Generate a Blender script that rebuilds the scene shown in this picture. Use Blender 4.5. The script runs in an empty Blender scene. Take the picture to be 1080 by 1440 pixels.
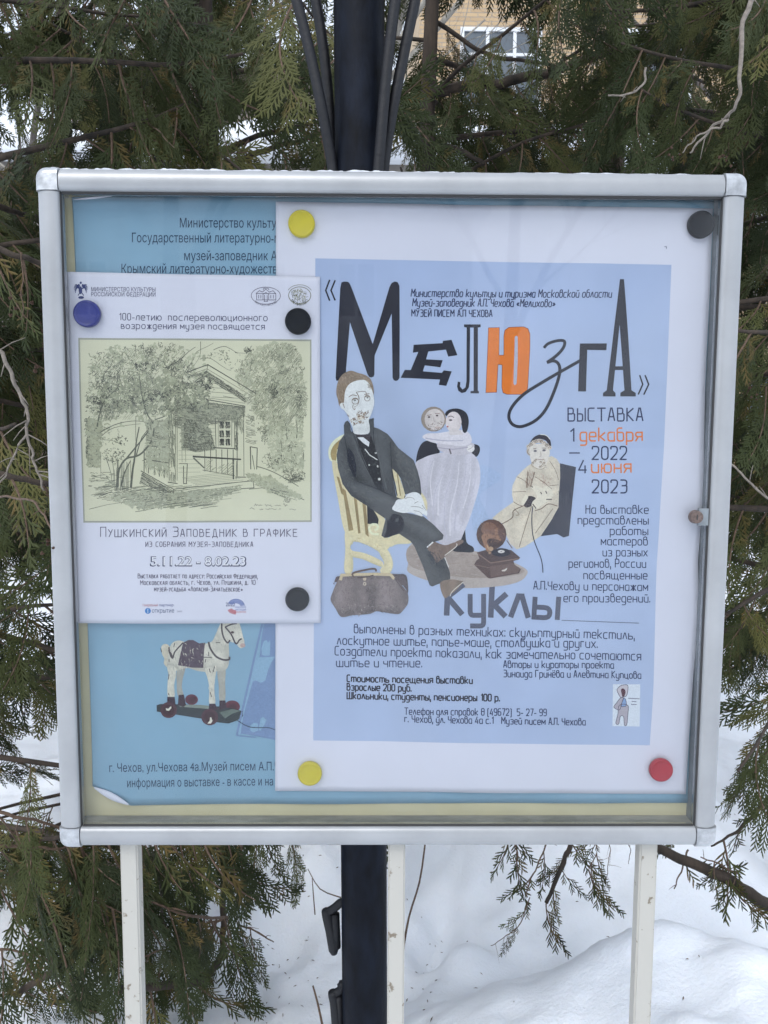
import bpy, bmesh, math, random
import numpy as np
from mathutils import Vector, Matrix, noise as mnoise
from mathutils.geometry import delaunay_2d_cdt

sc = bpy.context.scene
COL = sc.collection
PI = math.pi

# ------------------------------------------------------------------ camera
BZ = 1.35                                   # height of the showcase centre
CAM = np.array([-0.01823, -0.90357, BZ + 0.09778])
YAW, PITCH, ROLL = -0.010884, -0.094605, -0.004871
F = 1085.0                                  # focal length in px of the 1080x1440 photograph


def cam_matrix():
    cy, sy = math.cos(YAW), math.sin(YAW)
    cp, sp = math.cos(PITCH), math.sin(PITCH)
    cr, sr = math.cos(ROLL), math.sin(ROLL)
    Rz = np.array([[cy, -sy, 0], [sy, cy, 0], [0, 0, 1]])
    Rx = np.array([[1, 0, 0], [0, cp, -sp], [0, sp, cp]])
    Ry = np.array([[cr, 0, sr], [0, 1, 0], [-sr, 0, cr]])
    return Rz @ Rx @ Ry


RM = cam_matrix()
cd = bpy.data.cameras.new('camera')
cam = bpy.data.objects.new('camera', cd)
COL.objects.link(cam)
sc.camera = cam
M = np.eye(4)
M[:3, 0] = RM[:, 0]
M[:3, 1] = RM[:, 2]
M[:3, 2] = -RM[:, 1]
M[:3, 3] = CAM
cam.matrix_world = Matrix(M.tolist())
cd.sensor_fit = 'VERTICAL'
cd.sensor_height = 34.6
cd.lens = 34.6 * F / 1440.0
cd.clip_start = 0.02
cd.clip_end = 400
cd.dof.use_dof = True
cd.dof.focus_distance = 0.925
cd.dof.aperture_fstop = 24.0

# ------------------------------------------------------------------ world, sun, exposure
world = bpy.data.worlds.new('World')
sc.world = world
world.use_nodes = True
wn = world.node_tree.nodes
wl = world.node_tree.links
bg = wn['Background']
sky = wn.new('ShaderNodeTexSky')
sky.sky_type = 'NISHITA'
sky.sun_disc = False
SUN_EL, SUN_AZ = math.radians(48), math.radians(200)     # azimuth clockwise from +Y
sky.sun_elevation = SUN_EL
sky.sun_rotation = SUN_AZ
sky.dust_density = 4.0
sky.air_density = 1.0
hs = wn.new('ShaderNodeHueSaturation')
hs.inputs['Saturation'].default_value = 0.30
mxw = wn.new('ShaderNodeMix')
mxw.data_type = 'RGBA'
mxw.inputs[0].default_value = 0.6
mxw.inputs[7].default_value = (6.7, 7.6, 9.1, 1)        # the even cloud layer
wl.new(sky.outputs[0], hs.inputs['Color'])
wl.new(hs.outputs[0], mxw.inputs[6])
wl.new(mxw.outputs[2], bg.inputs[0])
bg.inputs[1].default_value = 0.12
sd = bpy.data.lights.new('sun', 'SUN')
sun = bpy.data.objects.new('sun', sd)
COL.objects.link(sun)
sd.energy = 0.6
sd.angle = math.radians(25)
sd.color = (1.0, 0.98, 0.95)
sdir = Vector((math.sin(SUN_AZ) * math.cos(SUN_EL), math.cos(SUN_AZ) * math.cos(SUN_EL), math.sin(SUN_EL)))
sun.rotation_euler = sdir.to_track_quat('Z', 'Y').to_euler()
sun.location = (0, -5, 8)
sc.view_settings.view_transform = 'Standard'
sc.view_settings.look = 'None'
sc.view_settings.gamma = 1
sc.view_settings.use_curve_mapping = False
sc.view_settings.exposure = 0.73
sc.render.engine = 'CYCLES'
sc.cycles.max_bounces = 8
sc.cycles.transparent_max_bounces = 12


# ------------------------------------------------------------------ geometry helpers
def at(px, py, Y):
    """where the sight line through a traced photo pixel meets the vertical plane y = Y"""
    v = RM @ np.array([(px - 540) / F, 1.0, (720 - py) / F])
    t = (Y - CAM[1]) / v[1]
    return CAM + v * t


def at_many(P, Y):
    P = np.asarray(P, float)
    v = np.stack([(P[:, 0] - 540) / F, np.ones(len(P)), (720 - P[:, 1]) / F], 1) @ RM.T
    t = (Y - CAM[1]) / v[:, 1]
    return CAM + v * t[:, None]


def proj(p):
    v = (np.asarray(p, float) - CAM) @ RM
    if v[1] < 0.05:
        return (-9999, -9999)
    return (540 + F * v[0] / v[1], 720 - F * v[2] / v[1])


class MB:
    """collects vertices and faces of one mesh"""
    def __init__(s):
        s.v, s.f, s.c = [], [], []

    def add(s, vs, fs, col=None):
        b = len(s.v)
        s.v.extend(tuple(map(float, p)) for p in vs)
        s.f.extend([tuple(i + b for i in f) for f in fs])
        if col is not None:
            s.c.extend([col] * len(vs) if not isinstance(col, list) else col)

    def box(s, x0, x1, y0, y1, z0, z1):
        s.add([(x0, y0, z0), (x1, y0, z0), (x1, y1, z0), (x0, y1, z0), (x0, y0, z1), (x1, y0, z1), (x1, y1, z1), (x0, y1, z1)],
              [(0, 3, 2, 1), (4, 5, 6, 7), (0, 1, 5, 4), (1, 2, 6, 5), (2, 3, 7, 6), (3, 0, 4, 7)])

    def tube(s, pts, radii, sides=8, cap=True):
        pts = [Vector(p) for p in pts]
        n = len(pts)
        if not hasattr(radii, '__len__'):
            radii = [radii] * n
        up = Vector((0.13, 0.31, 0.94))
        vs, fs = [], []
        for i, p in enumerate(pts):
            d = (pts[min(i + 1, n - 1)] - pts[max(i - 1, 0)])
            if d.length < 1e-9:
                d = Vector((0, 0, 1))
            d.normalize()
            a = d.cross(up)
            if a.length < 0.05:
                a = d.cross(Vector((1, 0, 0)))
            a.normalize()
            b = d.cross(a)
            for k in range(sides):
                t = 2 * PI * k / sides
                vs.append(p + (a * math.cos(t) + b * math.sin(t)) * radii[i])
        for i in range(n - 1):
            for k in range(sides):
                k2 = (k + 1) % sides
                fs.append((i * sides + k, i * sides + k2, (i + 1) * sides + k2, (i + 1) * sides + k))
        if cap:
            fs.append(tuple(range(sides))[::-1])
            fs.append(tuple((n - 1) * sides + k for k in range(sides)))
        s.add(vs, fs)

    def build(s, name, mat, parent=None, origin=None, smooth=False, kind=None):
        me = bpy.data.meshes.new(name)
        v = np.array(s.v, float)
        if origin is not None:
            v = v - np.array(origin, float)
        me.from_pydata(v.tolist(), [], s.f)
        if s.c:
            a = me.color_attributes.new('Col', 'FLOAT_COLOR', 'POINT')
            buf = np.ones((len(v), 4), np.float32)
            buf[:, :3] = np.array(s.c, np.float32)
            a.data.foreach_set('color', buf.ravel())
        if smooth:
            me.polygons.foreach_set('use_smooth', [True] * len(me.polygons))
        me.materials.append(mat)
        me.update()
        return link(name, me, parent, kind)


def link(name, me, parent=None, kind=None):
    o = bpy.data.objects.new(name, me)
    COL.objects.link(o)
    if parent is not None:
        o.parent = parent
    if kind:
        o['kind'] = kind
    return o


def tag(o, label, cat, group=None):
    o['label'] = label
    o['category'] = cat
    if group:
        o['group'] = group
    return o


def thing(name, label, cat, loc=(0, 0, 0), group=None):
    o = bpy.data.objects.new(name, None)
    o.empty_display_size = 0.05
    COL.objects.link(o)
    o.location = loc
    return tag(o, label, cat, group)


def bm_obj(name, bm, mat, parent=None, origin=None, smooth=False):
    if origin is not None:
        bmesh.ops.translate(bm, verts=bm.verts, vec=-Vector(origin))
    me = bpy.data.meshes.new(name)
    bm.to_mesh(me)
    bm.free()
    if smooth:
        me.polygons.foreach_set('use_smooth', [True] * len(me.polygons))
    me.materials.append(mat)
    return link(name, me, parent)


def catmull(P, closed=True, n=4):
    P = [np.array(p, float) for p in P]
    N = len(P)
    out = []
    for i in range(N if closed else N - 1):
        p1, p2 = P[i], P[(i + 1) % N]
        p0 = P[i - 1] if (closed or i > 0) else p1
        p3 = P[(i + 2) % N] if (closed or i + 2 < N) else p2
        for k in range(n):
            t = k / n
            out.append(0.5 * ((2 * p1) + (-p0 + p2) * t + (2 * p0 - 5 * p1 + 4 * p2 - p3) * t * t + (-p0 + 3 * p1 - 3 * p2 + p3) * t ** 3))
    if not closed:
        out.append(P[-1])
    return out


def lattice(ix, iy, seed):
    h = (ix.astype(np.int64) * 374761393 + iy.astype(np.int64) * 668265263 + seed * 1442695041) & 0x7fffffff
    h = ((h ^ (h >> 13)) * 1274126177) & 0x7fffffff
    return ((h ^ (h >> 16)) & 0xffff) / 65535.0


def vnoise(x, y, seed=0):
    x = np.asarray(x, float); y = np.asarray(y, float)
    ix, iy = np.floor(x), np.floor(y)
    fx, fy = x - ix, y - iy
    fx = fx * fx * fx * (fx * (fx * 6 - 15) + 10); fy = fy * fy * fy * (fy * (fy * 6 - 15) + 10)
    a = lattice(ix, iy, seed); b = lattice(ix + 1, iy, seed)
    c = lattice(ix, iy + 1, seed); d = lattice(ix + 1, iy + 1, seed)
    return (a * (1 - fx) + b * fx) * (1 - fy) + (c * (1 - fx) + d * fx) * fy - 0.5


# ------------------------------------------------------------------ materials
def mat(name, color, rough=0.6, metal=0.0, noise_scale=None, noise_amt=0.0, bump=0.0, bump_scale=None,
        spec=0.5, coat=0.0, color2=None, sss=0.0, stretch=None):
    m = bpy.data.materials.new(name)
    m.use_nodes = True
    nt = m.node_tree
    n, l = nt.nodes, nt.links
    b = n['Principled BSDF']
    b.inputs['Base Color'].default_value = (*color, 1)
    b.inputs['Roughness'].default_value = rough
    b.inputs['Metallic'].default_value = metal
    b.inputs['Specular IOR Level'].default_value = spec
    b.inputs['Coat Weight'].default_value = coat
    if sss:
        b.inputs['Subsurface Weight'].default_value = sss
        b.inputs['Subsurface Radius'].default_value = (0.02, 0.025, 0.03)
        b.inputs['Subsurface Scale'].default_value = 0.5
    tc = n.new('ShaderNodeTexCoord')
    mp = n.new('ShaderNodeMapping')
    l.new(tc.outputs['Object'], mp.inputs[0])
    if stretch:
        mp.inputs['Scale'].default_value = stretch
    if noise_scale:
        t = n.new('ShaderNodeTexNoise')
        t.inputs['Scale'].default_value = noise_scale
        t.inputs['Detail'].default_value = 6
        t.inputs['Roughness'].default_value = 0.62
        l.new(mp.outputs[0], t.inputs['Vector'])
        r = n.new('ShaderNodeValToRGB')
        c2 = color2 or tuple(max(0, c * (1 - noise_amt)) for c in color)
        r.color_ramp.elements[0].position = 0.33
        r.color_ramp.elements[1].position = 0.68
        r.color_ramp.elements[0].color = (*c2, 1)
        r.color_ramp.elements[1].color = (*color, 1)
        l.new(t.outputs['Fac'], r.inputs[0])
        l.new(r.outputs[0], b.inputs['Base Color'])
    if bump:
        t2 = n.new('ShaderNodeTexNoise')
        t2.inputs['Scale'].default_value = bump_scale or 60
        t2.inputs['Detail'].default_value = 8
        t2.inputs['Roughness'].default_value = 0.6
        l.new(mp.outputs[0], t2.inputs['Vector'])
        bp = n.new('ShaderNodeBump')
        bp.inputs['Strength'].default_value = 1.0
        bp.inputs['Distance'].default_value = bump
        l.new(t2.outputs['Fac'], bp.inputs['Height'])
        l.new(bp.outputs[0], b.inputs['Normal'])
    return m


def lin(c):
    c = c / 255.0
    return c / 12.92 if c <= 0.04045 else ((c + 0.055) / 1.055) ** 2.4


KR = (1.24, 1.17, 1.02)


def C(r, g, b):
    """printed colour as seen under the overcast light -> base colour"""
    return tuple(min(0.86, max(0.008, (lin(v) - 0.022) * k)) for v, k in zip((r, g, b), KR))


def print_mat(name, rough=0.5, amt=0.12, scale=900):
    m = bpy.data.materials.new(name)
    m.use_nodes = True
    n, l = m.node_tree.nodes, m.node_tree.links
    b = n['Principled BSDF']
    b.inputs['Roughness'].default_value = rough
    b.inputs['Specular IOR Level'].default_value = 0.3
    a = n.new('ShaderNodeVertexColor')
    a.layer_name = 'Col'
    t = n.new('ShaderNodeTexNoise')
    t.inputs['Scale'].default_value = scale
    t.inputs['Detail'].default_value = 4
    tc = n.new('ShaderNodeTexCoord')
    l.new(tc.outputs['Object'], t.inputs['Vector'])
    mr = n.new('ShaderNodeMapRange')
    mr.inputs['From Min'].default_value = 0.3
    mr.inputs['From Max'].default_value = 0.7
    mr.inputs['To Min'].default_value = 1 - amt
    mr.inputs['To Max'].default_value = 1 + amt
    l.new(t.outputs['Fac'], mr.inputs['Value'])
    mx = n.new('ShaderNodeVectorMath')
    mx.operation = 'SCALE'
    l.new(a.outputs[0], mx.inputs[0])
    l.new(mr.outputs[0], mx.inputs['Scale'])
    l.new(mx.outputs[0], b.inputs['Base Color'])
    return m


M_frame = mat('white_powder_coat', (0.39, 0.40, 0.41), 0.34, metal=0.25, noise_scale=11, noise_amt=0.16, bump=0.0002, bump_scale=90, stretch=(1, 1, 1))
M_cap = mat('worn_corner_metal', (0.62, 0.64, 0.66), 0.32, metal=0.55, noise_scale=60, noise_amt=0.45, bump=0.0006, bump_scale=80)
M_channel = mat('grey_channel_metal', (0.28, 0.31, 0.33), 0.45, metal=0.3, noise_scale=40, noise_amt=0.35)
M_ledge = mat('dirty_ledge', (0.40, 0.39, 0.34), 0.7, noise_scale=45, noise_amt=0.5, color2=(0.20, 0.20, 0.17), bump=0.0005, bump_scale=200, stretch=(0.35, 1, 1))
M_cream = mat('cream_backing', (0.76, 0.69, 0.43), 0.8, noise_scale=9, noise_amt=0.14)
M_seam = mat('dark_seam', (0.05, 0.05, 0.05), 0.8)
M_rust = mat('rusty_lock', (0.22, 0.16, 0.14), 0.55, metal=0.3, noise_scale=300, noise_amt=0.6, bump=0.0004, bump_scale=500)
M_legs = mat('chipped_white_paint', (0.46, 0.445, 0.40), 0.5, noise_scale=48, color2=(0.20, 0.165, 0.12), bump=0.0007, bump_scale=70)
for _e, _p in zip(M_legs.node_tree.nodes['Color Ramp'].color_ramp.elements, (.345, .385)):
    _e.position = _p
M_pole = mat('navy_pole_paint', (0.009, 0.0125, 0.022), 0.5, noise_scale=34, color2=(0.003, 0.0035, 0.005), bump=0.0016, bump_scale=55, stretch=(1, 1, 0.4), spec=0.12)
M_iron = mat('black_iron', (0.004, 0.005, 0.009), 0.6, noise_scale=40, noise_amt=0.4, bump=0.002, bump_scale=60)
M_paper_white = mat('white_paper', (0.78, 0.77, 0.84), 0.5, noise_scale=5, noise_amt=0.045, bump=0.0006, bump_scale=9, spec=0.35)
M_paper_blue = mat('blue_paper', C(133, 170, 200), 0.45, noise_scale=6, noise_amt=0.09, bump=0.0006, bump_scale=8, spec=0.35)
M_print = print_mat('printed_ink')
M_cloth = print_mat('printed_grain', amt=0.09, scale=480)
M_flat = print_mat('flat_ink', amt=0.05, scale=12)
M_snow = mat('snow', (0.86, 0.89, 0.93), 0.62, noise_scale=3.2, noise_amt=0.06, bump=0.0032, bump_scale=120, spec=0.25, sss=0.25)
M_snowfar = mat('far_snow', (0.84, 0.87, 0.91), 0.7, bump=0.02, bump_scale=5, spec=0.2)
M_bark = mat('thuja_bark', (0.070, 0.050, 0.036), 0.9, noise_scale=26, color2=(0.020, 0.017, 0.014), bump=0.006, bump_scale=45, stretch=(1, 1, 0.22))
M_twig = mat('twig_bark', (0.15, 0.095, 0.062), 0.8, noise_scale=120, noise_amt=0.5, bump=0.001, bump_scale=200)
M_twigpale = mat('pale_twig_bark', (0.30, 0.26, 0.22), 0.8, noise_scale=120, noise_amt=0.45, bump=0.001, bump_scale=200)
M_cone = mat('cone_brown', (0.075, 0.036, 0.020), 0.8, noise_scale=200, noise_amt=0.5)


def leaf_mat():
    m = bpy.data.materials.new('thuja_leaf')
    m.use_nodes = True
    n, l = m.node_tree.nodes, m.node_tree.links
    b = n['Principled BSDF']
    b.inputs['Roughness'].default_value = 0.55
    b.inputs['Specular IOR Level'].default_value = 0.20
    oi = n.new('ShaderNodeObjectInfo')
    r = n.new('ShaderNodeValToRGB')
    e = r.color_ramp.elements
    e[0].position = 0.0; e[0].color = (0.020, 0.028, 0.010, 1)
    e[1].position = 1.0; e[1].color = (0.115, 0.112, 0.034, 1)
    x = e.new(0.35); x.color = (0.034, 0.047, 0.016, 1)
    x = e.new(0.62); x.color = (0.055, 0.066, 0.022, 1)
    x = e.new(0.86); x.color = (0.074, 0.088, 0.032, 1)
    l.new(oi.outputs['Random'], r.inputs[0])
    tc = n.new('ShaderNodeTexCoord')
    t = n.new('ShaderNodeTexNoise')
    t.inputs['Scale'].default_value = 16
    t.inputs['Detail'].default_value = 4
    l.new(tc.outputs['Object'], t.inputs['Vector'])
    r2 = n.new('ShaderNodeValToRGB')
    r2.color_ramp.elements[0].position = 0.58
    r2.color_ramp.elements[1].position = 0.74
    l.new(t.outputs['Fac'], r2.inputs[0])
    mx = n.new('ShaderNodeMix')
    mx.data_type = 'RGBA'
    mx.inputs[7].default_value = (0.175, 0.115, 0.040, 1)
    l.new(r2.outputs[0], mx.inputs[0])
    l.new(r.outputs[0], mx.inputs[6])
    l.new(mx.outputs[2], b.inputs['Base Color'])
    tr = n.new('ShaderNodeBsdfTranslucent')
    tr.inputs[0].default_value = (0.13, 0.14, 0.03, 1)
    ms = n.new('ShaderNodeMixShader')
    ms.inputs[0].default_value = 0.18
    l.new(b.outputs[0], ms.inputs[1])
    l.new(tr.outputs[0], ms.inputs[2])
    l.new(ms.outputs[0], n['Material Output'].inputs[0])
    return m


M_leaf = leaf_mat()


def glass_mat():
    m = bpy.data.materials.new('showcase_glass')
    m.use_nodes = True
    n, l = m.node_tree.nodes, m.node_tree.links
    n.remove(n['Principled BSDF'])
    tr = n.new('ShaderNodeBsdfTransparent')
    tr.inputs[0].default_value = (0.940, 0.950, 0.955, 1)
    gl = n.new('ShaderNodeBsdfGlossy')
    gl.inputs['Roughness'].default_value = 0.015
    fr = n.new('ShaderNodeFresnel')
    fr.inputs[0].default_value = 1.5
    mu = n.new('ShaderNodeMath')
    mu.operation = 'MULTIPLY'
    mu.inputs[1].default_value = 0.52
    l.new(fr.outputs[0], mu.inputs[0])
    ms = n.new('ShaderNodeMixShader')
    l.new(mu.outputs[0], ms.inputs[0])
    l.new(tr.outputs[0], ms.inputs[1])
    l.new(gl.outputs[0], ms.inputs[2])
    # pale noise veil standing in for uneven reflections, with dust and smudges
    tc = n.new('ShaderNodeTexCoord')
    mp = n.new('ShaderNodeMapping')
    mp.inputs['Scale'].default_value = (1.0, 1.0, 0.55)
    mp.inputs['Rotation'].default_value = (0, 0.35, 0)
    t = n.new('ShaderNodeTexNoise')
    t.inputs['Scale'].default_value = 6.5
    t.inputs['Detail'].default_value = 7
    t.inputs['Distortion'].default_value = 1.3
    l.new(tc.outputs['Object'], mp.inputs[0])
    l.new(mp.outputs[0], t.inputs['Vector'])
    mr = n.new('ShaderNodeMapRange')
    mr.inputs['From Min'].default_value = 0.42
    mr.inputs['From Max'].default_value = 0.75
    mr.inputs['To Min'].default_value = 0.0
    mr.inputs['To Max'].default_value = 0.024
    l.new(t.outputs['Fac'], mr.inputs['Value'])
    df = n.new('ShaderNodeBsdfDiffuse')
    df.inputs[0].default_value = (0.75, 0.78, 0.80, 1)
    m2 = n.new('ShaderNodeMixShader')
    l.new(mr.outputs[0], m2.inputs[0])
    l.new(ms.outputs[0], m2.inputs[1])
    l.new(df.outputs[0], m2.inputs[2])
    l.new(m2.outputs[0], n['Material Output'].inputs[0])
    return m


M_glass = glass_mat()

# ------------------------------------------------------------------ the ground: snow
def ground_h(x, y):
    x = np.asarray(x, float); y = np.asarray(y, float)
    def g(cx, cy, sl, sr, sf, sb, A):
        sx = np.where(x < cx, sl, sr); sy = np.where(y < cy, sf, sb)
        return A * np.exp(-((x - cx) / sx) ** 2 - ((y - cy) / sy) ** 2)
    h = 0.10 + 0 * x
    h = h + g(0.60, 0.42, 0.62, 0.40, 0.9, 0.30, 0.46)      # the near mound
    h = h + g(0.74, 1.55, 0.50, 0.34, 0.50, 0.7, 0.42)      # the mound behind
    h = h + g(-0.05, 1.5, 0.5, 0.5, 0.45, 0.6, 0.16)
    h = h + g(-0.75, 1.7, 0.6, 0.5, 0.5, 0.8, 0.10)
    amp = np.exp(-((x - .3) / 3.5) ** 2 - ((y - 1) / 4.0) ** 2)
    h = h + amp * (0.07 * vnoise(x * 2.3, y * 2.3, 1) + 0.058 * vnoise(x * 6, y * 6, 2) + 0.019 * vnoise(x * 17, y * 17, 3) + 0.0050 * vnoise(x * 45, y * 45, 4) + 0.0028 * vnoise(x * 90, y * 90, 5))
    for (cx, cy, r, d) in ((.13, .95, .055, -.06), (.16, 1.06, .05, -.05), (.05, .80, .05, -.04), (.21, .88, .06, .05), (-.25, 1.0, .07, -.05), (-.20, 1.2, .08, .05), (-.33, .85, .05, -.03), (.30, 1.1, .05, -.04), (.9, .55, .05, -.02), (-.62, 1.1, .09, -.06)):
        h = h + d * np.exp(-(((x - cx) / r) ** 2 + ((y - cy) / (r * 1.2)) ** 2) ** 1.5)
    h = h + 0.25 * vnoise(x * 0.35, y * 0.35, 7) * np.clip((np.abs(y - 1) - 2) / 4, 0, 1)
    return h


def spread(lo, hi, step, far, nfar):
    core = np.arange(lo, hi, step)
    t = np.linspace(0, 1, nfar + 1)[1:]
    out = t ** 2.2
    return np.concatenate([(lo - (lo + far) * out)[::-1] if False else (lo - far * out)[::-1], core, hi + far * out])


gx = spread(-1.6, 1.7, 0.013, 120, 30)
gy = spread(-0.3, 3.2, 0.013, 120, 40)
GX, GY = np.meshgrid(gx, gy)
GZ = ground_h(GX, GY)
nx, ny = len(gx), len(gy)
me = bpy.data.meshes.new('snow_ground')
idx = np.arange(nx * ny).reshape(ny, nx)
quads = np.stack([idx[:-1, :-1], idx[:-1, 1:], idx[1:, 1:], idx[1:, :-1]], -1).reshape(-1, 4)
me.vertices.add(nx * ny)
me.vertices.foreach_set('co', np.stack([GX, GY, GZ], -1).ravel())
me.loops.add(quads.size)
me.loops.foreach_set('vertex_index', quads.ravel())
me.polygons.add(len(quads))
me.polygons.foreach_set('loop_start', np.arange(len(quads)) * 4)
me.polygons.foreach_set('loop_total', np.full(len(quads), 4))
me.update(calc_edges=True)
me.polygons.foreach_set('use_smooth', [True] * len(quads))
me.materials.append(M_snow)
link('snow_ground', me, None, 'structure')


# ------------------------------------------------------------------ buildings behind
def brick_mat(name, c1, c2, mortar):
    m = bpy.data.materials.new(name)
    m.use_nodes = True
    n, l = m.node_tree.nodes, m.node_tree.links
    b = n['Principled BSDF']
    b.inputs['Roughness'].default_value = 0.85
    tc = n.new('ShaderNodeTexCoord')
    mp = n.new('ShaderNodeMapping')
    mp.inputs['Rotation'].default_value = (PI / 2, 0, 0)
    br = n.new('ShaderNodeTexBrick')
    br.inputs['Color1'].default_value = (*c1, 1)
    br.inputs['Color2'].default_value = (*c2, 1)
    br.inputs['Mortar'].default_value = (*mortar, 1)
    br.inputs['Scale'].default_value = 1.0
    br.inputs['Brick Width'].default_value = 0.26
    br.inputs['Row Height'].default_value = 0.075
    br.inputs['Mortar Size'].default_value = 0.007
    br.inputs['Bias'].default_value = -0.1
    l.new(tc.outputs['Object'], mp.inputs[0])
    l.new(mp.outputs[0], br.inputs['Vector'])
    l.new(br.outputs['Color'], b.inputs['Base Color'])
    bp = n.new('ShaderNodeBump')
    bp.inputs['Distance'].default_value = 0.01
    bp.invert = True
    l.new(br.outputs['Fac'], bp.inputs['Height'])
    l.new(bp.outputs[0], b.inputs['Normal'])
    return m


M_brick_y = brick_mat('yellow_brick', (0.50, 0.36, 0.21), (0.42, 0.30, 0.18), (0.36, 0.31, 0.25))
M_brick_p = brick_mat('pinkish_brick', (0.33, 0.235, 0.195), (0.26, 0.18, 0.15), (0.34, 0.30, 0.27))
M_pane = mat('window_glass', (0.07, 0.09, 0.11), 0.06, spec=0.8)
M_wframe = mat('window_frame_white', (0.68, 0.70, 0.72), 0.5)
M_roof = mat('roof_brown', (0.09, 0.06, 0.05), 0.7)


def window(parent, x, z, w, h, Y, mull=2, sill=True):
    m = MB()
    t = 0.07
    m.box(x, x + w, Y - 0.05, Y + 0.02, z, z + t)
    m.box(x, x + w, Y - 0.05, Y + 0.02, z + h - t, z + h)
    m.box(x, x + t, Y - 0.05, Y + 0.02, z + t, z + h - t)
    m.box(x + w - t, x + w, Y - 0.05, Y + 0.02, z + t, z + h - t)
    for k in range(1, mull + 1):
        xx = x + w * k / (mull + 1)
        m.box(xx - .03, xx + .03, Y - 0.045, Y + 0.02, z + t, z + h - t)
    m.box(x + t, x + w - t, Y - 0.043, Y + 0.018, z + h * .68, z + h * .68 + .05)
    f = m.build('window', M_wframe, parent)
    g = MB(); g.box(x + .03, x + w - .03, Y - 0.012, Y + 0.01, z + .03, z + h - .03)
    g.build('pane', M_pane, f)
    if sill:
        s = MB(); s.box(x - .08, x + w + .08, Y - 0.20, Y - 0.052, z - .06, z + .05)
        s.build('snowy_sill', M_snowfar, f)
    return f


def snow_slab(m, x0, x1, y0, y1, z0, th, n=40):
    """wavy snow blanket: top surface and front lip"""
    vs, fs = [], []
    xs = np.linspace(x0, x1, n)
    for i, x in enumerate(xs):
        d = 0.35 * th * float(vnoise(x * 1.1, y0, 11)) + 0.2 * th * float(vnoise(x * 3.7, y0, 12))
        vs += [(x, y0, z0), (x, y0 - 0.06, z0 + th * .5 + d), (x, y0 + .12, z0 + th + d), (x, y1, z0 + th * 1.1 + d * .5), (x, y1, z0)]
    for i in range(n - 1):
        for k in range(5):
            k2 = (k + 1) % 5
            fs.append((i * 5 + k, (i + 1) * 5 + k, (i + 1) * 5 + k2, i * 5 + k2))
    fs += [(0, 1, 2, 3, 4), tuple((n - 1) * 5 + k for k in (4, 3, 2, 1, 0))]
    m.add(vs, fs)


YB = 14.0
hb = thing('apartment_building', 'yellow brick building with white framed windows behind the trees on the right', 'building', (6, YB, 0))
hb_inv = Matrix.Translation((-6, -YB, 0))
m = MB(); m.box(0.75, 17, YB + .01, YB + 8, 0, 14)
w_ = m.build('wall', M_brick_y, hb); w_.matrix_parent_inverse = hb_inv
for zz in (1.2, 4.3, 7.4, 10.5):
    for xx in (1.5, 4.3, 7.1, 9.9, 12.7):
        wi = window(hb, xx, zz, 1.5, 1.55, YB, 2)
        wi.matrix_parent_inverse = hb_inv
# porch with snow on it
po = MB(); po.box(2.6, 13.5, YB - 3.0, YB - 0.25, 5.35, 5.5)
p_ = po.build('porch_roof', M_wframe, hb); p_.matrix_parent_inverse = hb_inv
ss = MB(); snow_slab(ss, 2.5, 13.6, YB - 3.1, YB - 0.2, 5.503, 0.35)
s_ = ss.build('roof_snow', M_snowfar, hb, smooth=True); s_.matrix_parent_inverse = hb_inv
for xx in (2.8, 6.3, 9.8, 13.2):
    q = MB(); q.box(xx, xx + .22, YB - 2.9, YB - 2.68, 0, 5.345)
    q_ = q.build('porch_post', M_wframe, hb); q_.matrix_parent_inverse = hb_inv

YC = 12.0
hc = thing('brick_house', 'pinkish brick house with snowy low roof behind the trees on the left', 'house', (-3, YC, 0))
hc_inv = Matrix.Translation((3, -YC, 0))
m = MB(); m.box(-4.9, -.35, YC + .01, YC + 6, 0, 6.9)
w_ = m.build('wall', M_brick_p, hc); w_.matrix_parent_inverse = hc_inv
for zz in (1.2, 4.0):
    for xx in (-4.2, -2.5, -1.5):
        wi = window(hc, xx, zz, 0.85, 1.35, YC, 1); wi.matrix_parent_inverse = hc_inv
m = MB(); m.box(-5.3, 0, YC - .5, YC + 6.3, 6.903, 7.05)
r_ = m.build('roof', M_roof, hc); r_.matrix_parent_inverse = hc_inv
m = MB(); snow_slab(m, -5.35, 0.05, YC - .55, YC + 6.3, 7.053, 0.3)
r_ = m.build('roof_snow', M_snowfar, hc, smooth=True); r_.matrix_parent_inverse = hc_inv

YG = 8.2
hg = thing('garage_row', 'low grey garages under a thick blanket of snow', 'garage', (0, YG, 0))
hg_inv = Matrix.Translation((0, -YG, 0))
M_garage = mat('garage_grey', (0.22, 0.20, 0.18), 0.9, noise_scale=2.5, noise_amt=0.4)
m = MB(); m.box(-9, 3.0, YG, YG + 2.5, 0, 4.55)
g_ = m.build('wall', M_garage, hg); g_.matrix_parent_inverse = hg_inv
m = MB(); snow_slab(m, -9.1, 3.1, YG - .15, YG + 2.6, 4.553, 0.42, 90)
g_ = m.build('roof_snow', M_snowfar, hg, smooth=True); g_.matrix_parent_inverse = hg_inv
for xx in (-8.2, -5.2, -1.9):
    m = MB(); m.box(xx, xx + 2, YG - .05, YG - .002, 0, 2.3)
    g_ = m.build('garage_door', M_roof, hg); g_.matrix_parent_inverse = hg_inv


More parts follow.
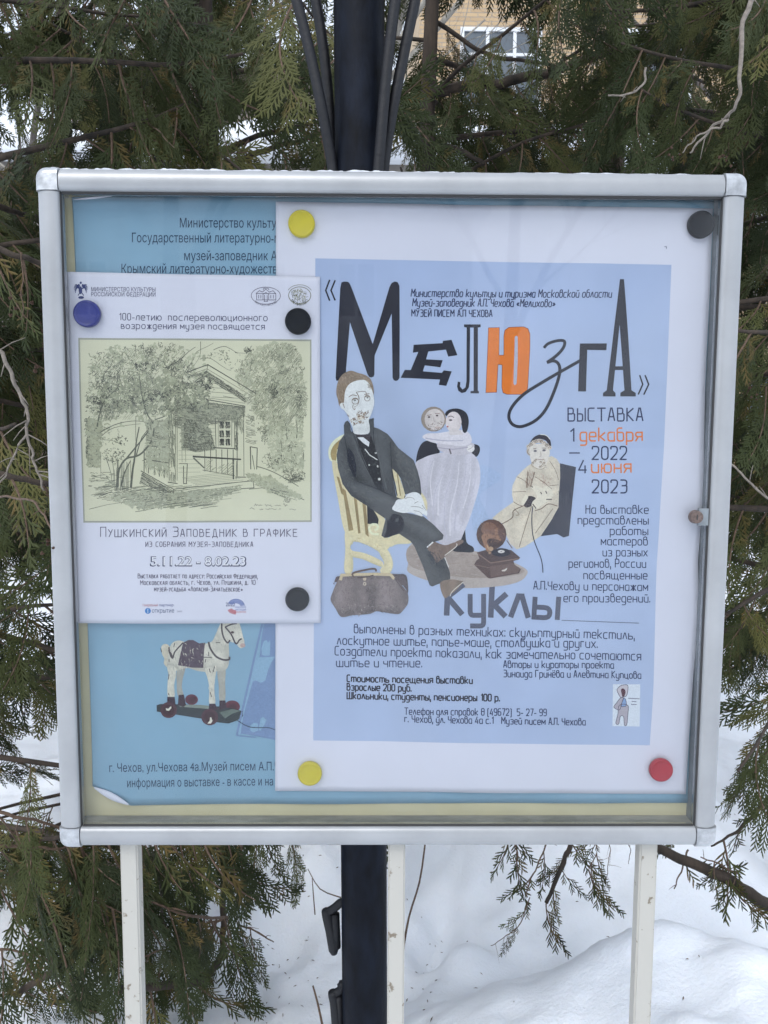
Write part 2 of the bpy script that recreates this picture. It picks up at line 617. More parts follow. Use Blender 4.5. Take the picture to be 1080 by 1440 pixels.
# ------------------------------------------------------------------ bare trees
def bare_tree(x, y, h, r, seed, label, material, lean=(0, 0)):
    rnd = random.Random(seed)
    root = thing('bare_tree', label, 'tree', (x, y, 0), 'bare trees beyond the evergreens')
    tr, br = MB(), MB()
    def grow(p, d, L, r, lev, mb):
        n = 5
        pts, rad = [p], [r]
        for i in range(n):
            d = (d + Vector((rnd.gauss(0, .10), rnd.gauss(0, .10), rnd.gauss(0.02, .06)))).normalized()
            p = p + d * (L / n)
            pts.append(p); rad.append(r * (1 - .62 * (i + 1) / n))
        mb.tube(pts, rad, 7 if lev < 1 else (5 if lev < 2 else 3), cap=False)
        if lev >= 4:
            return
        k = [9, 5, 5, 4][lev]
        for j in range(k):
            t = rnd.uniform(.25, 1.0)
            i = min(n - 1, int(t * n))
            q = pts[i].lerp(pts[i + 1], t * n - i) if t < 1 else pts[-1]
            a = rnd.uniform(0, 2 * PI)
            side = Vector((math.cos(a), math.sin(a), rnd.uniform(-.1, .6)))
            nd = (d * .7 + side * rnd.uniform(.6, 1.0)).normalized()
            grow(q, nd, L * rnd.uniform(.38, .62), rad[i] * rnd.uniform(.38, .6), lev + 1, br)
    grow(Vector((0, 0, 0)), Vector((lean[0], lean[1], 1)).normalized(), h * .8, r, 0, tr)
    tr.build('trunk', material, root, smooth=True)
    br.build('branches', material, root, smooth=True, kind='stuff')
    return root


M_barktree = mat('grey_bark', (0.16, 0.14, 0.125), 0.9, noise_scale=9, noise_amt=0.6)
M_birch = mat('birch_bark', (0.42, 0.39, 0.33), 0.8, noise_scale=7, color2=(0.10, 0.09, 0.08), stretch=(1, 1, .5))
bare_tree(-4.1, 9.0 - 2.2, 8.5, .12, 3, 'bare grey tree far left against the open sky', M_barktree, (.15, 0))
bare_tree(-1.55, 7.3, 8.0, .13, 4, 'pale birch leaning right of the dark evergreen trunk', M_birch, (.22, 0))
bare_tree(-0.6, 7.6, 7.0, .10, 8, 'bare birch standing left of the navy post', M_birch, (-.25, 0))
bare_tree(5.6, 9.5, 9, .13, 6, 'bare grey tree in front of the yellow brick building', M_barktree, (-.1, 0))
bare_tree(2.2, 10.0, 8, .10, 9, 'thin bare tree right of the thick evergreen limb', M_barktree, (.1, 0))

# behind the photographer: what the glass mirrors
hm = thing('street_house', 'pale plastered house across the path, mirrored in the glass', 'house', (0, -24, 0))
hm_inv = Matrix.Translation((0, 24, 0))
m = MB(); m.box(-14, 3, -30, -24.01, 0, 8.5)
w_ = m.build('wall', mat('pale_plaster', (0.55, 0.55, 0.52), 0.9, noise_scale=2, noise_amt=.1), hm); w_.matrix_parent_inverse = hm_inv
m = MB(); m.box(-14.5, 3.5, -30.5, -23.6, 8.503, 8.7)
w_ = m.build('roof', M_snowfar, hm); w_.matrix_parent_inverse = hm_inv
mw = MB()
for xx in (-12.5, -9.7, -6.9, -4.1, -1.3):
    for zz in (1.5, 5.2):
        mw2 = MB(); mw2.box(xx, xx + 1.3, -24.0, -23.94, zz, zz + 1.8)
        w_ = mw2.build('window', M_wframe, hm); w_.matrix_parent_inverse = hm_inv
        mw3 = MB(); mw3.box(xx + .1, xx + .6, -23.935, -23.92, zz + .1, zz + 1.7); mw3.box(xx + .7, xx + 1.2, -23.935, -23.92, zz + .1, zz + 1.7)
        mw3.build('pane', M_pane, w_)
for (x, y, h, s, lb) in ((-2.6, -9, 9, 21, 'bare street tree mirrored on the left of the glass'), (1.8, -11, 10, 22, 'bare street tree mirrored in the middle of the glass'), (4.4, -8, 8.5, 23, 'bare street tree mirrored at the right of the glass')):
    t_ = bare_tree(x, y, h, .14, s, lb, M_barktree)
    t_['group'] = 'bare trees across the path'

# ------------------------------------------------------------------ evergreen trees (thuja)
def make_frond(seed, L=0.26, sparse=False):
    rnd = random.Random(seed)
    leaf, stem = MB(), MB()
    V = []; Fc = []
    def prism(p, q, n, w0, w1):
        d = (q - p)
        if d.length < 1e-5:
            return
        s = d.cross(n).normalized()
        b = len(V)
        nn = n.normalized()
        V.extend([p + s * w0, p - s * w0, p + nn * w0 * .45, q + s * w1, q - s * w1, q + nn * w1 * .45])
        Fc.extend([(b, b + 2, b + 5, b + 3), (b + 2, b + 1, b + 4, b + 5), (b + 1, b, b + 3, b + 4)])
    def tip(p, q, n, w0):
        # tapering scale-leaf twig: swells then ends in a point
        mid = p.lerp(q, .62)
        prism(p, mid, n, w0 * .75, w0)
        prism(mid, q, n, w0, w0 * .3)
    def lateral(p, d, n, LL, lev):
        ns = max(2, int(LL / .014))
        P = [p]; D = []
        curl = rnd.gauss(0, .07)
        side = d.cross(n).normalized()
        for i in range(ns):
            d = (d + side * curl * .3 + Vector((0, 0, -.075)) + n * rnd.gauss(0, .03)).normalized()
            P.append(P[-1] + d * (LL / ns)); D.append(d)
        for i in range(ns):
            w = .0017 * (1 - .45 * i / ns)
            if i == ns - 1:
                tip(P[i], P[i + 1], n, w * 1.1)
            else:
                prism(P[i], P[i + 1], n, w, w * .95)
        step = .0070 if sparse else .0066
        k = int(LL / step)
        for j in range(1, k):
            t = j / k
            f = t * ns
            i = min(ns - 1, int(f))
            q = P[i].lerp(P[i + 1], f - i)
            sgn = 1 if j % 2 else -1
            dd = D[i]
            sd_ = dd.cross(n).normalized() * sgn
            ang = math.radians(rnd.uniform(26, 38))
            nd = (dd * math.cos(ang) + sd_ * math.sin(ang) + n * rnd.gauss(0, .12) + Vector((0, 0, -.12))).normalized()
            ll = min(.030, LL * (.60 if sparse else .42)) * (1 - .72 * t) * rnd.uniform(.75, 1.15) + .008
            e = q + nd * ll
            tip(q, e, n, .0021 if sparse else .00175)
            if ll > .020 and not sparse:
                for h in range(2 if ll > .03 else 1):
                    tt = .38 + .27 * h
                    q2 = q.lerp(e, tt)
                    s2 = nd.cross(n).normalized() * (1 if (h + j) % 2 else -1)
                    e2 = q2 + (nd * .8 + s2 * .6).normalized() * (ll * .42)
                    tip(q2, e2, n, .0015)
    d = Vector((0, 0, -1))
    n = Vector((0, -1, 0))
    ns = 13
    P = [Vector((0, 0, 0))]; D = []
    bend = rnd.gauss(0, .05)
    for i in range(ns):
        d = (d + Vector((bend, rnd.gauss(0, .03), 0))).normalized()
        P.append(P[-1] + d * (L / ns)); D.append(d)
    stem.tube(P, [.0022 * (1 - .75 * i / ns) + .0004 for i in range(ns + 1)], 5)
    k = int(L / (.018 if sparse else .0150))
    for j in range(1, k + 1):
        t = j / k
        f = min(t * ns, ns - 1e-3)
        i = int(f)
        q = P[i].lerp(P[i + 1], f - i)
        sgn = 1 if j % 2 else -1
        dd = D[i]
        n2 = (n + Vector((rnd.gauss(0, .16), 0, rnd.gauss(0, .12)))).normalized()
        sd_ = dd.cross(n2).normalized() * sgn
        ang = math.radians(rnd.uniform(26, 46)) * (1 - .35 * t)
        nd = (dd * math.cos(ang) + sd_ * math.sin(ang) + n * rnd.gauss(0, .10)).normalized()
        env = (0.35 + 2.1 * t * (1 - t) ** 1.1) * (1 - .35 * t)
        ll = L * .56 * env * rnd.uniform(.72, 1.12)
        if rnd.random() < .06:
            continue
        lateral(q, nd, n2, max(.02, ll), 1)
    lateral(P[-1], D[-1], n, .035, 1)
    leaf.add(V, Fc)
    return leaf, stem


FR = []
for s in range(9):
    lf, st = make_frond(100 + s, [0.26, 0.22, 0.30, 0.24, 0.28, 0.20, 0.26, 0.32, 0.23][s])
    me_ = bpy.data.meshes.new('frond')
    nb = len(lf.v)
    me_.from_pydata(lf.v + st.v, [], lf.f + [tuple(i + nb for i in f) for f in st.f])
    me_.materials.append(M_leaf); me_.materials.append(M_twig)
    mi = [0] * len(lf.f) + [1] * len(st.f)
    me_.polygons.foreach_set('material_index', mi)
    me_.update()
    FR.append(me_)

SP = []
for s in range(4):
    lf, st = make_frond(300 + s, [.13, .16, .12, .15][s], True)
    me_ = bpy.data.meshes.new('sprig')
    nb = len(lf.v)
    me_.from_pydata(lf.v + st.v, [], lf.f + [tuple(i + nb for i in f) for f in st.f])
    me_.materials.append(M_leaf); me_.materials.append(M_twig)
    me_.polygons.foreach_set('material_index', [0] * len(lf.f) + [1] * len(st.f))
    me_.update()
    SP.append(me_)

# openings the photograph shows between the fronds (px boxes), where the snow or the post stands clear
CLEAR = [(455, 1180, 700, 1460), (660, 1345, 1100, 1460), (380, 1290, 480, 1460), (440, -20, 640, 240), (790, 1265, 1100, 1460)]
BOARD = (60, 245, 1040, 1185)


def inb(p, b, mgn=0):
    return b[0] - mgn < p[0] < b[2] + mgn and b[1] - mgn < p[1] < b[3] + mgn


GAPS = [(-20, -10, 130, 120), (340, 0, 440, 60), (160, 130, 240, 180), (340, 130, 440, 232), (630, 10, 770, 60), (870, 15, 960, 62), (670, 170, 750, 235), (890, 185, 970, 235), (1000, 185, 1085, 232), (180, 30, 240, 80), (60, 160, 130, 235)]


def c_mid(a, b):
    return ((a[0] + b[0]) / 2, (a[1] + b[1]) / 2)


def place_frond(root, base, direction, facing, scale, rnd, force=False, ymin=0.34):
    """hang a frond at base, pointing along direction"""
    L = 0.25 * scale
    d = Vector(direction).normalized()
    tipp = Vector(base) + d * L
    a, b = proj(base), proj(tipp)
    c = ((a[0] + b[0]) / 2, (a[1] + b[1]) / 2)
    if min(base[1], tipp[1]) < ymin:
        return None
    if not force:
        if base[1] < 2.6:
            for k, bx in enumerate(CLEAR):
                if k == 3 and base[1] > 0.55:
                    continue
                if inb(a, bx, 8) or inb(b, bx, 14) or inb(c, bx, 14):
                    return None
        W = 170
        out = lambda p: p[0] < -W or p[0] > 1080 + W or p[1] < -W or p[1] > 1440 + W
        if out(a) and out(b):
            return None
        if inb(a, BOARD, -10) and inb(b, BOARD, -10) and rnd.random() < .72:
            return None
        if tipp[2] < float(ground_h(tipp[0], tipp[1])) + .01:
            return None
    if not force and base[1] < 3.2 and (inb(a, (-80, 780, 62, 1050)) or inb(b, (-80, 790, 62, 1060))) and rnd.random() < .35:
        return None
    if not force and any(inb(b, g_, 6) or inb(c_mid(a, b), g_) for g_ in GAPS) and rnd.random() < .12:
        return None
    sprig = scale < .58
    o = bpy.data.objects.new('frond', rnd.choice(SP if sprig else FR))
    COL.objects.link(o)
    o.parent = root
    z = -d
    n = Vector(facing)
    y = (n - z * n.dot(z))
    if y.length < .05:
        y = Vector((0, 1, 0)) - z * z.y
    y.normalize()
    x = y.cross(z)
    R = Matrix((x, y, z)).transposed().to_4x4()
    s = scale * 1.9 if sprig else scale
    sx = s * rnd.choice((-1, 1)) * rnd.uniform(.85, 1.1)
    o.matrix_local = Matrix.Translation(Vector(base) - root.location) @ R @ Matrix.Diagonal((sx, s, s, 1))
    return o


def hang_fronds(root, pts, rnd, step, scale, drop=.75, ymin=.34, start=.25, force=False, face_sd=.7):
    pts = [Vector(p) for p in pts]
    seg = [(pts[i + 1] - pts[i]).length for i in range(len(pts) - 1)]
    T = sum(seg)
    s = T * start
    k = 0
    while s < T:
        a, i = s, 0
        while i < len(seg) - 1 and a > seg[i]:
            a -= seg[i]; i += 1
        p = pts[i].lerp(pts[i + 1], min(1, a / seg[i]))
        ld = (pts[i + 1] - pts[i]).normalized()
        side = ld.cross(Vector((0, 0, 1)))
        if side.length > .01:
            side.normalize()
        side *= (1 if k % 2 else -1)
        dr = ld * rnd.uniform(.1, .7) + side * rnd.uniform(.0, .75) + Vector((0, 0, -1)) * rnd.uniform(drop * .6, drop * 1.5)
        fa = rnd.gauss(0, face_sd)
        face = Vector((math.sin(fa), math.cos(fa), rnd.gauss(0, .35)))
        place_frond(root, p, dr, face, scale * rnd.uniform(.75, 1.25), rnd, force, ymin)
        s += step * rnd.uniform(.7, 1.3)
        k += 1
    return T


def limb_path(p, az, L, rnd, rise=.15, sag=.5):
    d = Vector((math.cos(az), math.sin(az), rise))
    pts = [Vector(p)]
    n = 9
    for i in range(n):
        d = (d + Vector((rnd.gauss(0, .08), rnd.gauss(0, .08), -sag / n * .5 + (.12 if i > 6 else 0)))).normalized()
        pts.append(pts[-1] + d * (L / n))
    return pts


TREES = []


def thuja(px, dist, rad, zmin, zmax, nl, Lr, seed, label, lean=0.0, fs=1.0, step=.058, azs=None, tint=None):
    rnd = random.Random(seed)
    X = CAM[0] + (px - 540) / F * dist + 0.011 * dist
    Y = CAM[1] + dist
    gz = float(ground_h(X, Y)) - .25
    root = thing('thuja_tree', label, 'tree', (X, Y, gz), 'evergreens behind the showcase')
    O = Vector((X, Y, gz))
    n = 16
    H = 4.4
    tp = [Vector((X + lean * H * i / n + .012 * math.sin(i * 1.3 + seed), Y + .01 * math.cos(i * 1.7), gz + H * i / n)) for i in range(n + 1)]
    m = MB(); m.tube([p - O for p in tp], [rad * (1.25 - .95 * i / n) for i in range(n + 1)], 12)
    m.build('trunk', M_bark, root, smooth=True)
    for j in range(nl):
        z = zmin + (zmax - zmin) * (j + rnd.random()) / nl
        i = min(n - 1, int((z - gz) / H * n))
        p = tp[max(i, 0)].copy(); p.z = z
        az = rnd.choice(azs) + rnd.gauss(0, .45) if azs else rnd.uniform(0, 2 * PI)
        L = rnd.uniform(*Lr) * (1.1 if z < 1.5 else 1.0)
        path = limb_path(p, az, L, rnd, rnd.uniform(0, .45), rnd.uniform(.4, 1.0))
        # keep limbs from growing through the showcase
        path = [q if q.y > .30 else Vector((q.x, .30 + rnd.random() * .05, q.z)) for q in path]
        cutp = []
        for q in path:
            pq = proj(q)
            if len(cutp) > 2 and any(inb(pq, bx, 20) for bx in CLEAR[:3] + CLEAR[4:]):
                break
            cutp.append(q)
        path = cutp
        b = MB(); r0 = rad * rnd.uniform(.12, .24)
        b.tube([q - O for q in path], [r0 * (1 - .8 * t / (len(path) - 1)) + .0015 for t in range(len(path))], 6)
        b.build('branch', M_bark, root, smooth=True)
        hang_fronds(root, path, rnd, step, fs)
    TREES.append(root)
    return root


tA = thuja(302, 2.45, .040, .25, 3.4, 38, (.5, 1.0), 11, 'dark evergreen whose trunk stands left of the navy post', fs=1.05)
tB = thuja(600, 2.65, .036, .9, 3.6, 36, (.5, 1.1), 12, 'dark evergreen whose reddish trunk stands right of the navy post', fs=1.05)
tC = thuja(-150, 1.95, .045, .25, 3.3, 44, (.5, 1.0), 13, 'evergreen growing past the left edge of the picture', fs=1.0, azs=[0, .7, -.5, 1.6])
tD = thuja(1215, 2.15, .045, .75, 3.4, 44, (.5, 1.05), 14, 'evergreen growing past the right edge of the picture', fs=1.0, azs=[PI, 2.3, -2.6, 1.6])
tE = thuja(850, 3.3, .05, 1.2, 4.2, 40, (.6, 1.2), 15, 'evergreen behind the thick limb in the upper right', fs=1.25, step=.062)
tF = thuja(110, 3.4, .05, .7, 4.0, 34, (.6, 1.2), 16, 'evergreen in the back row on the upper left', fs=1.25, step=.066)


# limbs and twigs the photograph shows one by one
def shown_limb(root, pix, r0, r1, name='branch', material=None, fr=None, seed=0, force=False, ymin=.2, drop=.75, start=.1, face_sd=.5):
    O = root.location
    pts = [at(x, y, Y) for (x, y, Y) in pix]
    P = catmull(pts, closed=False, n=7)
    n = len(P)
    rj = random.Random(seed * 7 + int(pix[0][0]))
    kink = .0035 + .35 * r0
    P = [np.array(q) + np.array([rj.gauss(0, kink * .5), rj.gauss(0, kink * .3), rj.gauss(0, kink * .5)]) * (1 if 0 < i < n - 1 else 0) for i, q in enumerate(P)]
    P = [P[0]] + [(P[i - 1] + 2 * P[i] + P[i + 1]) / 4 for i in range(1, n - 1)] + [P[-1]]
    m = MB()
    if r0 < .008 and name != 'branch' or material in (M_twig, M_twigpale):
        r0, r1 = r0 * .8, r1 * .8
        for i in range(2, n - 1):           # short side spurs
            if rj.random() < .18:
                d = Vector(P[i + 1] - P[i]).normalized()
                s_ = (d * .6 + Vector((rj.gauss(0, 1), rj.gauss(0, .6), rj.gauss(0, 1))).normalized()).normalized()
                q = Vector(P[i]) - O
                L_ = rj.uniform(.01, .045)
                m.tube([q, q + s_ * L_ * .5, q + s_ * L_ + Vector((0, 0, -.1 * L_))], [r1 * .8, r1 * .6, r1 * .3], 4)
    m.tube([Vector(p) - O for p in P], [r0 + (r1 - r0) * i / (n - 1) for i in range(n)], 8)
    m.build(name, material or M_bark, root, smooth=True)
    if fr:
        hang_fronds(root, P, random.Random(seed), fr[0], fr[1], drop, ymin, start, force, face_sd)


shown_limb(tB, [(600, 128, 1.75), (640, 124, 1.65), (700, 118, 1.55), (745, 108, 1.5), (790, 95, 1.45)], .018, .012, fr=(.09, .8), seed=1)
shown_limb(tB, [(790, 97, 1.5), (880, 62, 1.6), (930, 40, 1.65), (1000, -20, 1.7)], .012, .017, fr=(.09, .9), seed=2)
shown_limb(tB, [(612, 30, 1.8), (680, 75, 1.7), (740, 85, 1.6), (790, 92, 1.55)], .008, .004, fr=(.10, .8), seed=3)
shown_limb(tB, [(600, 200, 1.7), (650, 212, 1.6), (680, 232, 1.55)], .010, .006)
shown_limb(tA, [(440, 98, 1.5), (380, 97, 1.5), (340, 101, 1.5), (300, 106, 1.5)], .006, .010, fr=(.08, .8), seed=4)
shown_limb(tA, [(455, 185, 1.35), (420, 198, 1.35), (380, 210, 1.35), (345, 222, 1.4), (320, 240, 1.45)], .005, .010)
shown_limb(tA, [(212, 232, 1.3), (245, 210, 1.35), (270, 195, 1.4), (300, 170, 1.45)], .012, .010)
shown_limb(tA, [(128, 33, 1.2), (170, 36, 1.25), (255, 34, 1.4), (300, 38, 1.5)], .005, .009, fr=(.08, .8), seed=5)
shown_limb(tF, [(50, 165, 1.2), (95, 175, 1.25), (140, 190, 1.3), (200, 215, 1.4)], .006, .008, fr=(.09, .8), seed=6)
shown_limb(tC, [(-30, 340, .45), (20, 358, .45), (60, 370, .5), (130, 390, .55)], .006, .004, fr=(.06, .6), seed=7)
shown_limb(tC, [(-40, 665, .40), (20, 672, .42), (70, 682, .45)], .006, .005, fr=(.05, .6), seed=8)
shown_limb(tC, [(-25, 470, .22), (2, 497, .22), (22, 540, .23), (38, 580, .24), (38, 610, .24), (48, 650, .24), (62, 690, .24)], .0042, .0018, 'dead_twig', M_twigpale)
shown_limb(tC, [(38, 610, .24), (20, 640, .23), (6, 672, .22), (-10, 690, .22)], .0022, .0012, 'dead_twig', M_twigpale)
shown_limb(tC, [(30, 355, .30), (31, 400, .30), (30, 450, .3)], .0016, .0008, 'dead_twig', M_twig)
shown_limb(tC, [(-40, 705, .30), (0, 700, .25), (40, 705, .12), (66, 730, .05), (76, 765, .0)], .0025, .0012, 'dead_twig', M_twig)
shown_limb(tC, [(-30, 1135, .30), (30, 1150, .33), (80, 1165, .4), (140, 1190, .45)], .004, .002, 'branch', M_twig, fr=(.05, .75), seed=9)
shown_limb(tC, [(-20, 1192, .35), (40, 1192, .38), (90, 1190, .4), (130, 1165, .42)], .004, .002, 'branch', M_twig, fr=(.05, .75), seed=10)
shown_limb(tC, [(20, 1400, .5), (70, 1370, .5), (110, 1330, .5), (150, 1290, .55)], .006, .008, fr=(.06, .6), seed=11)
shown_limb(tA, [(330, 1120, .9), (318, 1190, .88), (316, 1260, .86), (312, 1340, .85)], .010, .007)
shown_limb(tA, [(180, 1255, .42), (230, 1275, .45), (270, 1290, .5), (315, 1290, .7)], .002, .004, 'branch', M_twig, fr=(.045, .62), seed=12, drop=1.2)
shown_limb(tA, [(170, 1390, .6), (230, 1385, .65), (290, 1375, .75), (316, 1335, .85)], .009, .008, fr=(.035, .5), seed=13, drop=.6)
shown_limb(tA, [(150, 1150, .6), (200, 1165, .6), (280, 1165, .65), (350, 1160, .7), (420, 1165, .75)], .006, .004, fr=(.03, .66), seed=14, drop=1.3)
shown_limb(tA, [(60, 1180, .38), (110, 1175, .38), (150, 1180, .4), (185, 1170, .45)], .004, .003, fr=(.022, .8), seed=15, drop=1.4, ymin=.1)
# right side
shown_limb(tD, [(1062, -20, .55), (1046, 30, .55), (1041, 100, .55), (1036, 150, .55), (1000, 180, .6), (970, 215, .62)], .0062, .002, 'dead_twig', M_twigpale)
shown_limb(tD, [(1024, 168, .57), (1010, 180, .57), (985, 190, .58), (960, 215, .6)], .003, .0012, 'dead_twig', M_twigpale)
shown_limb(tD, [(908, 95, .7), (905, 118, .7), (885, 132, .7), (855, 134, .7)], .003, .0018, 'dead_twig', M_twigpale)
shown_limb(tD, [(1100, 715, .4), (1060, 685, .42), (1030, 655, .45), (1005, 640, .5)], .003, .0015, 'dead_twig', M_twigpale)
shown_limb(tD, [(900, 1170, .80), (930, 1195, .78), (975, 1215, .76), (1020, 1235, .75), (1060, 1262, .74), (1120, 1290, .74)], .009, .016, fr=(.085, .42), seed=21, drop=.35, force=True, face_sd=.4)
shown_limb(tD, [(1090, 1110, .8), (1060, 1145, .8), (1030, 1175, .8), (1000, 1190, .78)], .006, .002, fr=(.07, .45), seed=22, drop=.5, force=True)
shown_limb(tD, [(1040, 1230, .75), (1010, 1215, .74), (985, 1205, .74)], .003, .0015, 'branch', M_twig, fr=(.04, .35), seed=23, drop=.8, force=True)
shown_limb(tD, [(968, 1195, .78), (958, 1222, .76), (948, 1250, .76)], .003, .0015, 'branch', M_twig)
# hanging bits under the board, middle right
shown_limb(tB, [(805, 1150, .75), (800, 1190, .72), (785, 1230, .68), (768, 1270, .64)], .0065, .004, fr=(.035, .33), seed=24, drop=1.2, force=True, start=.25)
shown_limb(tB, [(775, 1170, .7), (762, 1200, .68), (745, 1240, .66), (742, 1262, .64)], .0025, .0015, 'branch', M_twig, fr=(.05, .3), seed=25, drop=1.2, force=True, start=.3)
shown_limb(tB, [(745, 1262, .64), (730, 1300, .60), (715, 1315, .58), (690, 1330, .56)], .0015, .0008, 'branch', M_twig, fr=(.045, .2), seed=26, drop=.6, force=True)
shown_limb(tB, [(715, 1150, .72), (722, 1185, .7), (728, 1200, .7)], .0018, .001, 'branch', M_twig, fr=(.02, .36), seed=27, drop=1.4, force=True)
shown_limb(tB, [(855, 1170, .7), (856, 1205, .7), (852, 1240, .7)], .0013, .0007, 'dead_twig', M_twig)
shown_limb(tB, [(880, 1170, .7), (886, 1195, .7), (884, 1215, .7)], .0013, .0007, 'dead_twig', M_twig)
shown_limb(tB, [(840, 1160, .7), (838, 1195, .7), (828, 1225, .68)], .002, .001, 'branch', M_twig, fr=(.025, .3), seed=28, drop=1.5, force=True)

shown_limb(tC, [(-60, 1210, .42), (0, 1225, .42), (60, 1240, .44), (120, 1235, .5)], .004, .002, 'branch', M_twig, fr=(.035, .8), seed=31, drop=1.2)
shown_limb(tC, [(-40, 1330, .5), (20, 1340, .5), (80, 1350, .52)], .004, .002, 'branch', M_twig, fr=(.035, .7), seed=32, drop=1.1)
shown_limb(tA, [(100, 1250, .42), (135, 1262, .40), (160, 1280, .40)], .003, .002, 'branch', M_twig, fr=(.02, .75), seed=33, drop=1.6, start=.0)
shown_limb(tA, [(195, 1165, .5), (230, 1172, .5), (300, 1170, .5), (340, 1180, .5)], .003, .002, 'branch', M_twig, fr=(.026, .62), seed=34, drop=1.5, start=.0)
shown_limb(tA, [(320, 1290, .8), (290, 1300, .75), (245, 1330, .7), (200, 1345, .68)], .004, .002, 'branch', M_twig, fr=(.03, .62), seed=35, drop=1.3, start=.0)
shown_limb(tA, [(335, 1300, .8), (360, 1310, .78), (385, 1325, .76)], .003, .0015, 'branch', M_twig, fr=(.03, .5), seed=36, drop=1.5, start=.0)

# small dry cones on the twigs
cm = bpy.data.meshes.new('cone')
bm = bmesh.new()
for k in range(6):
    a = k * PI / 3
    r = bmesh.ops.create_uvsphere(bm, u_segments=6, v_segments=4, radius=.0032)
    bmesh.ops.scale(bm, verts=r['verts'], vec=(.6, .5, 1.5))
    bmesh.ops.rotate(bm, verts=r['verts'], cent=(0, 0, 0), matrix=Matrix.Rotation(.5, 3, 'X'))
    bmesh.ops.translate(bm, verts=r['verts'], vec=(0, -.002, -.002))
    bmesh.ops.rotate(bm, verts=r['verts'], cent=(0, 0, 0), matrix=Matrix.Rotation(a, 3, 'Z'))
bm.to_mesh(cm); bm.free(); cm.materials.append(M_cone)
rc = random.Random(5)
for (cx, cy, Y, n, root) in [(76, 768, 0.0, 5, tC), (52, 518, .3, 4, tC), (48, 60, .9, 12, tC), (28, 425, .32, 5, tC), (190, 145, 1.3, 10, tA), (205, 170, 1.3, 8, tA), (812, 30, 1.3, 9, tB), (1022, 225, .6, 5, tD), (945, 215, .7, 5, tD), (690, 190, 1.4, 6, tB), (1062, 560, .6, 4, tD), (90, 55, 1.0, 8, tC)]:
    for k in range(n):
        sp = 7 if n < 6 else 22
        p = Vector(at(cx + rc.gauss(0, sp), cy + rc.gauss(0, sp), Y + rc.gauss(0, .01)))
        o = bpy.data.objects.new('cone', cm); COL.objects.link(o); o.parent = root
        o.location = p - root.location
        o.rotation_euler = (rc.uniform(-.8, .8), rc.uniform(-.8, .8), rc.uniform(0, 6))
        s = rc.uniform(.45, .8); o.scale = (s, s, s)


# twigs poking out of the snow
def loose_twig(pix, r, label, mtl=None):
    pts = [Vector(at(x, y, Y)) for x, y, Y in pix]
    P = [Vector(q) for q in catmull(pts, False, 3)]
    m = MB(); m.tube([p - pts[-1] for p in P], [r * (1 - .4 * i / len(P)) for i in range(len(P))][::-1], 6)
    o = m.build('twig', mtl or M_twig, smooth=True)
    o.location = pts[-1]
    tag(o, label, 'twig')


loose_twig([(598, 1185, .62), (590, 1240, .60), (575, 1290, .58), (566, 1345, .56), (562, 1400, .55)], .0028, 'tall reddish brown twig standing in the snow beside the middle leg')
loose_twig([(440, 1386, .55), (447, 1412, .53), (455, 1450, .50)], .0026, 'short dark twig sticking up from the snow left of the post foot')
loose_twig([(439, 1235, .8), (441, 1262, .78), (443, 1286, .78)], .0016, 'thin straight dark twig stuck in the snow left of the post')
loose_twig([(433, 1222, .8), (450, 1250, .72), (479, 1262, .62)], .0014, 'thin curved twig arching over to the left side of the post')
loose_twig([(212, 1190, .75), (225, 1240, .75), (228, 1285, .75), (234, 1318, .76)], .0035, 'brown stem standing in the snow right of the left leg', M_bark)

# needles and bark crumbs fallen on the snow
m = MB()
rl = random.Random(77)
for k in range(420):
    x, y = rl.uniform(-1.2, 1.3), rl.uniform(-.1, 2.2)
    if rl.random() < .55:
        x, y = rl.gauss(-.35, .35), rl.gauss(1.0, .4)
    z = float(ground_h(x, y)) + .0015
    a = rl.uniform(0, PI)
    l, w = rl.uniform(.002, .008), rl.uniform(.0006, .0016)
    dx, dy = math.cos(a) * l, math.sin(a) * l
    nx_, ny_ = -math.sin(a) * w, math.cos(a) * w
    dz = rl.uniform(-.3, .3) * l
    m.add([(x - dx, y - dy, z - dz), (x + nx_, y + ny_, z + .001), (x + dx, y + dy, z + dz), (x - nx_, y - ny_, z + .0002), (x, y, z + .0022)], [(0, 1, 4), (1, 2, 4), (2, 3, 4), (3, 0, 4)])
o = m.build('needle_litter', M_twig)
o['kind'] = 'stuff'
o['label'] = 'brown thuja scales and bark crumbs scattered on the snow'

# ------------------------------------------------------------------ the lamp post behind
PY = 0.42
pa = at(503, 720, PY)
px_c = pa[0]
post = thing('lamp_post', 'dark navy iron lamp post with curved rods, standing behind the showcase', 'lamp post', (px_c, PY, 0))
rp = 0.0412
m = MB()
N = 40
vs, fs = [], []
zz = [-0.5, .5, 1.0, 1.5, 1.62, 1.70, 2.2, 2.9, 3.6]
rr = [rp * .99, rp, rp, rp, rp * 1.0, rp * 1.0, rp, rp, rp]
for z, r in zip(zz, rr):
    for k in range(N):
        a = 2 * PI * k / N
        vs.append((r * math.cos(a) + (2.25 - z) * .0078, r * math.sin(a), z))     # the post leans a touch
for i in range(len(zz) - 1):
    for k in range(N):
        fs.append((i * N + k, i * N + (k + 1) % N, (i + 1) * N + (k + 1) % N, (i + 1) * N + k))
fs.append(tuple((len(zz) - 1) * N + k for k in range(N)))
m.add(vs, fs)
m.build('pole', M_pole, post, smooth=True)
O = np.array([px_c, PY, 0])
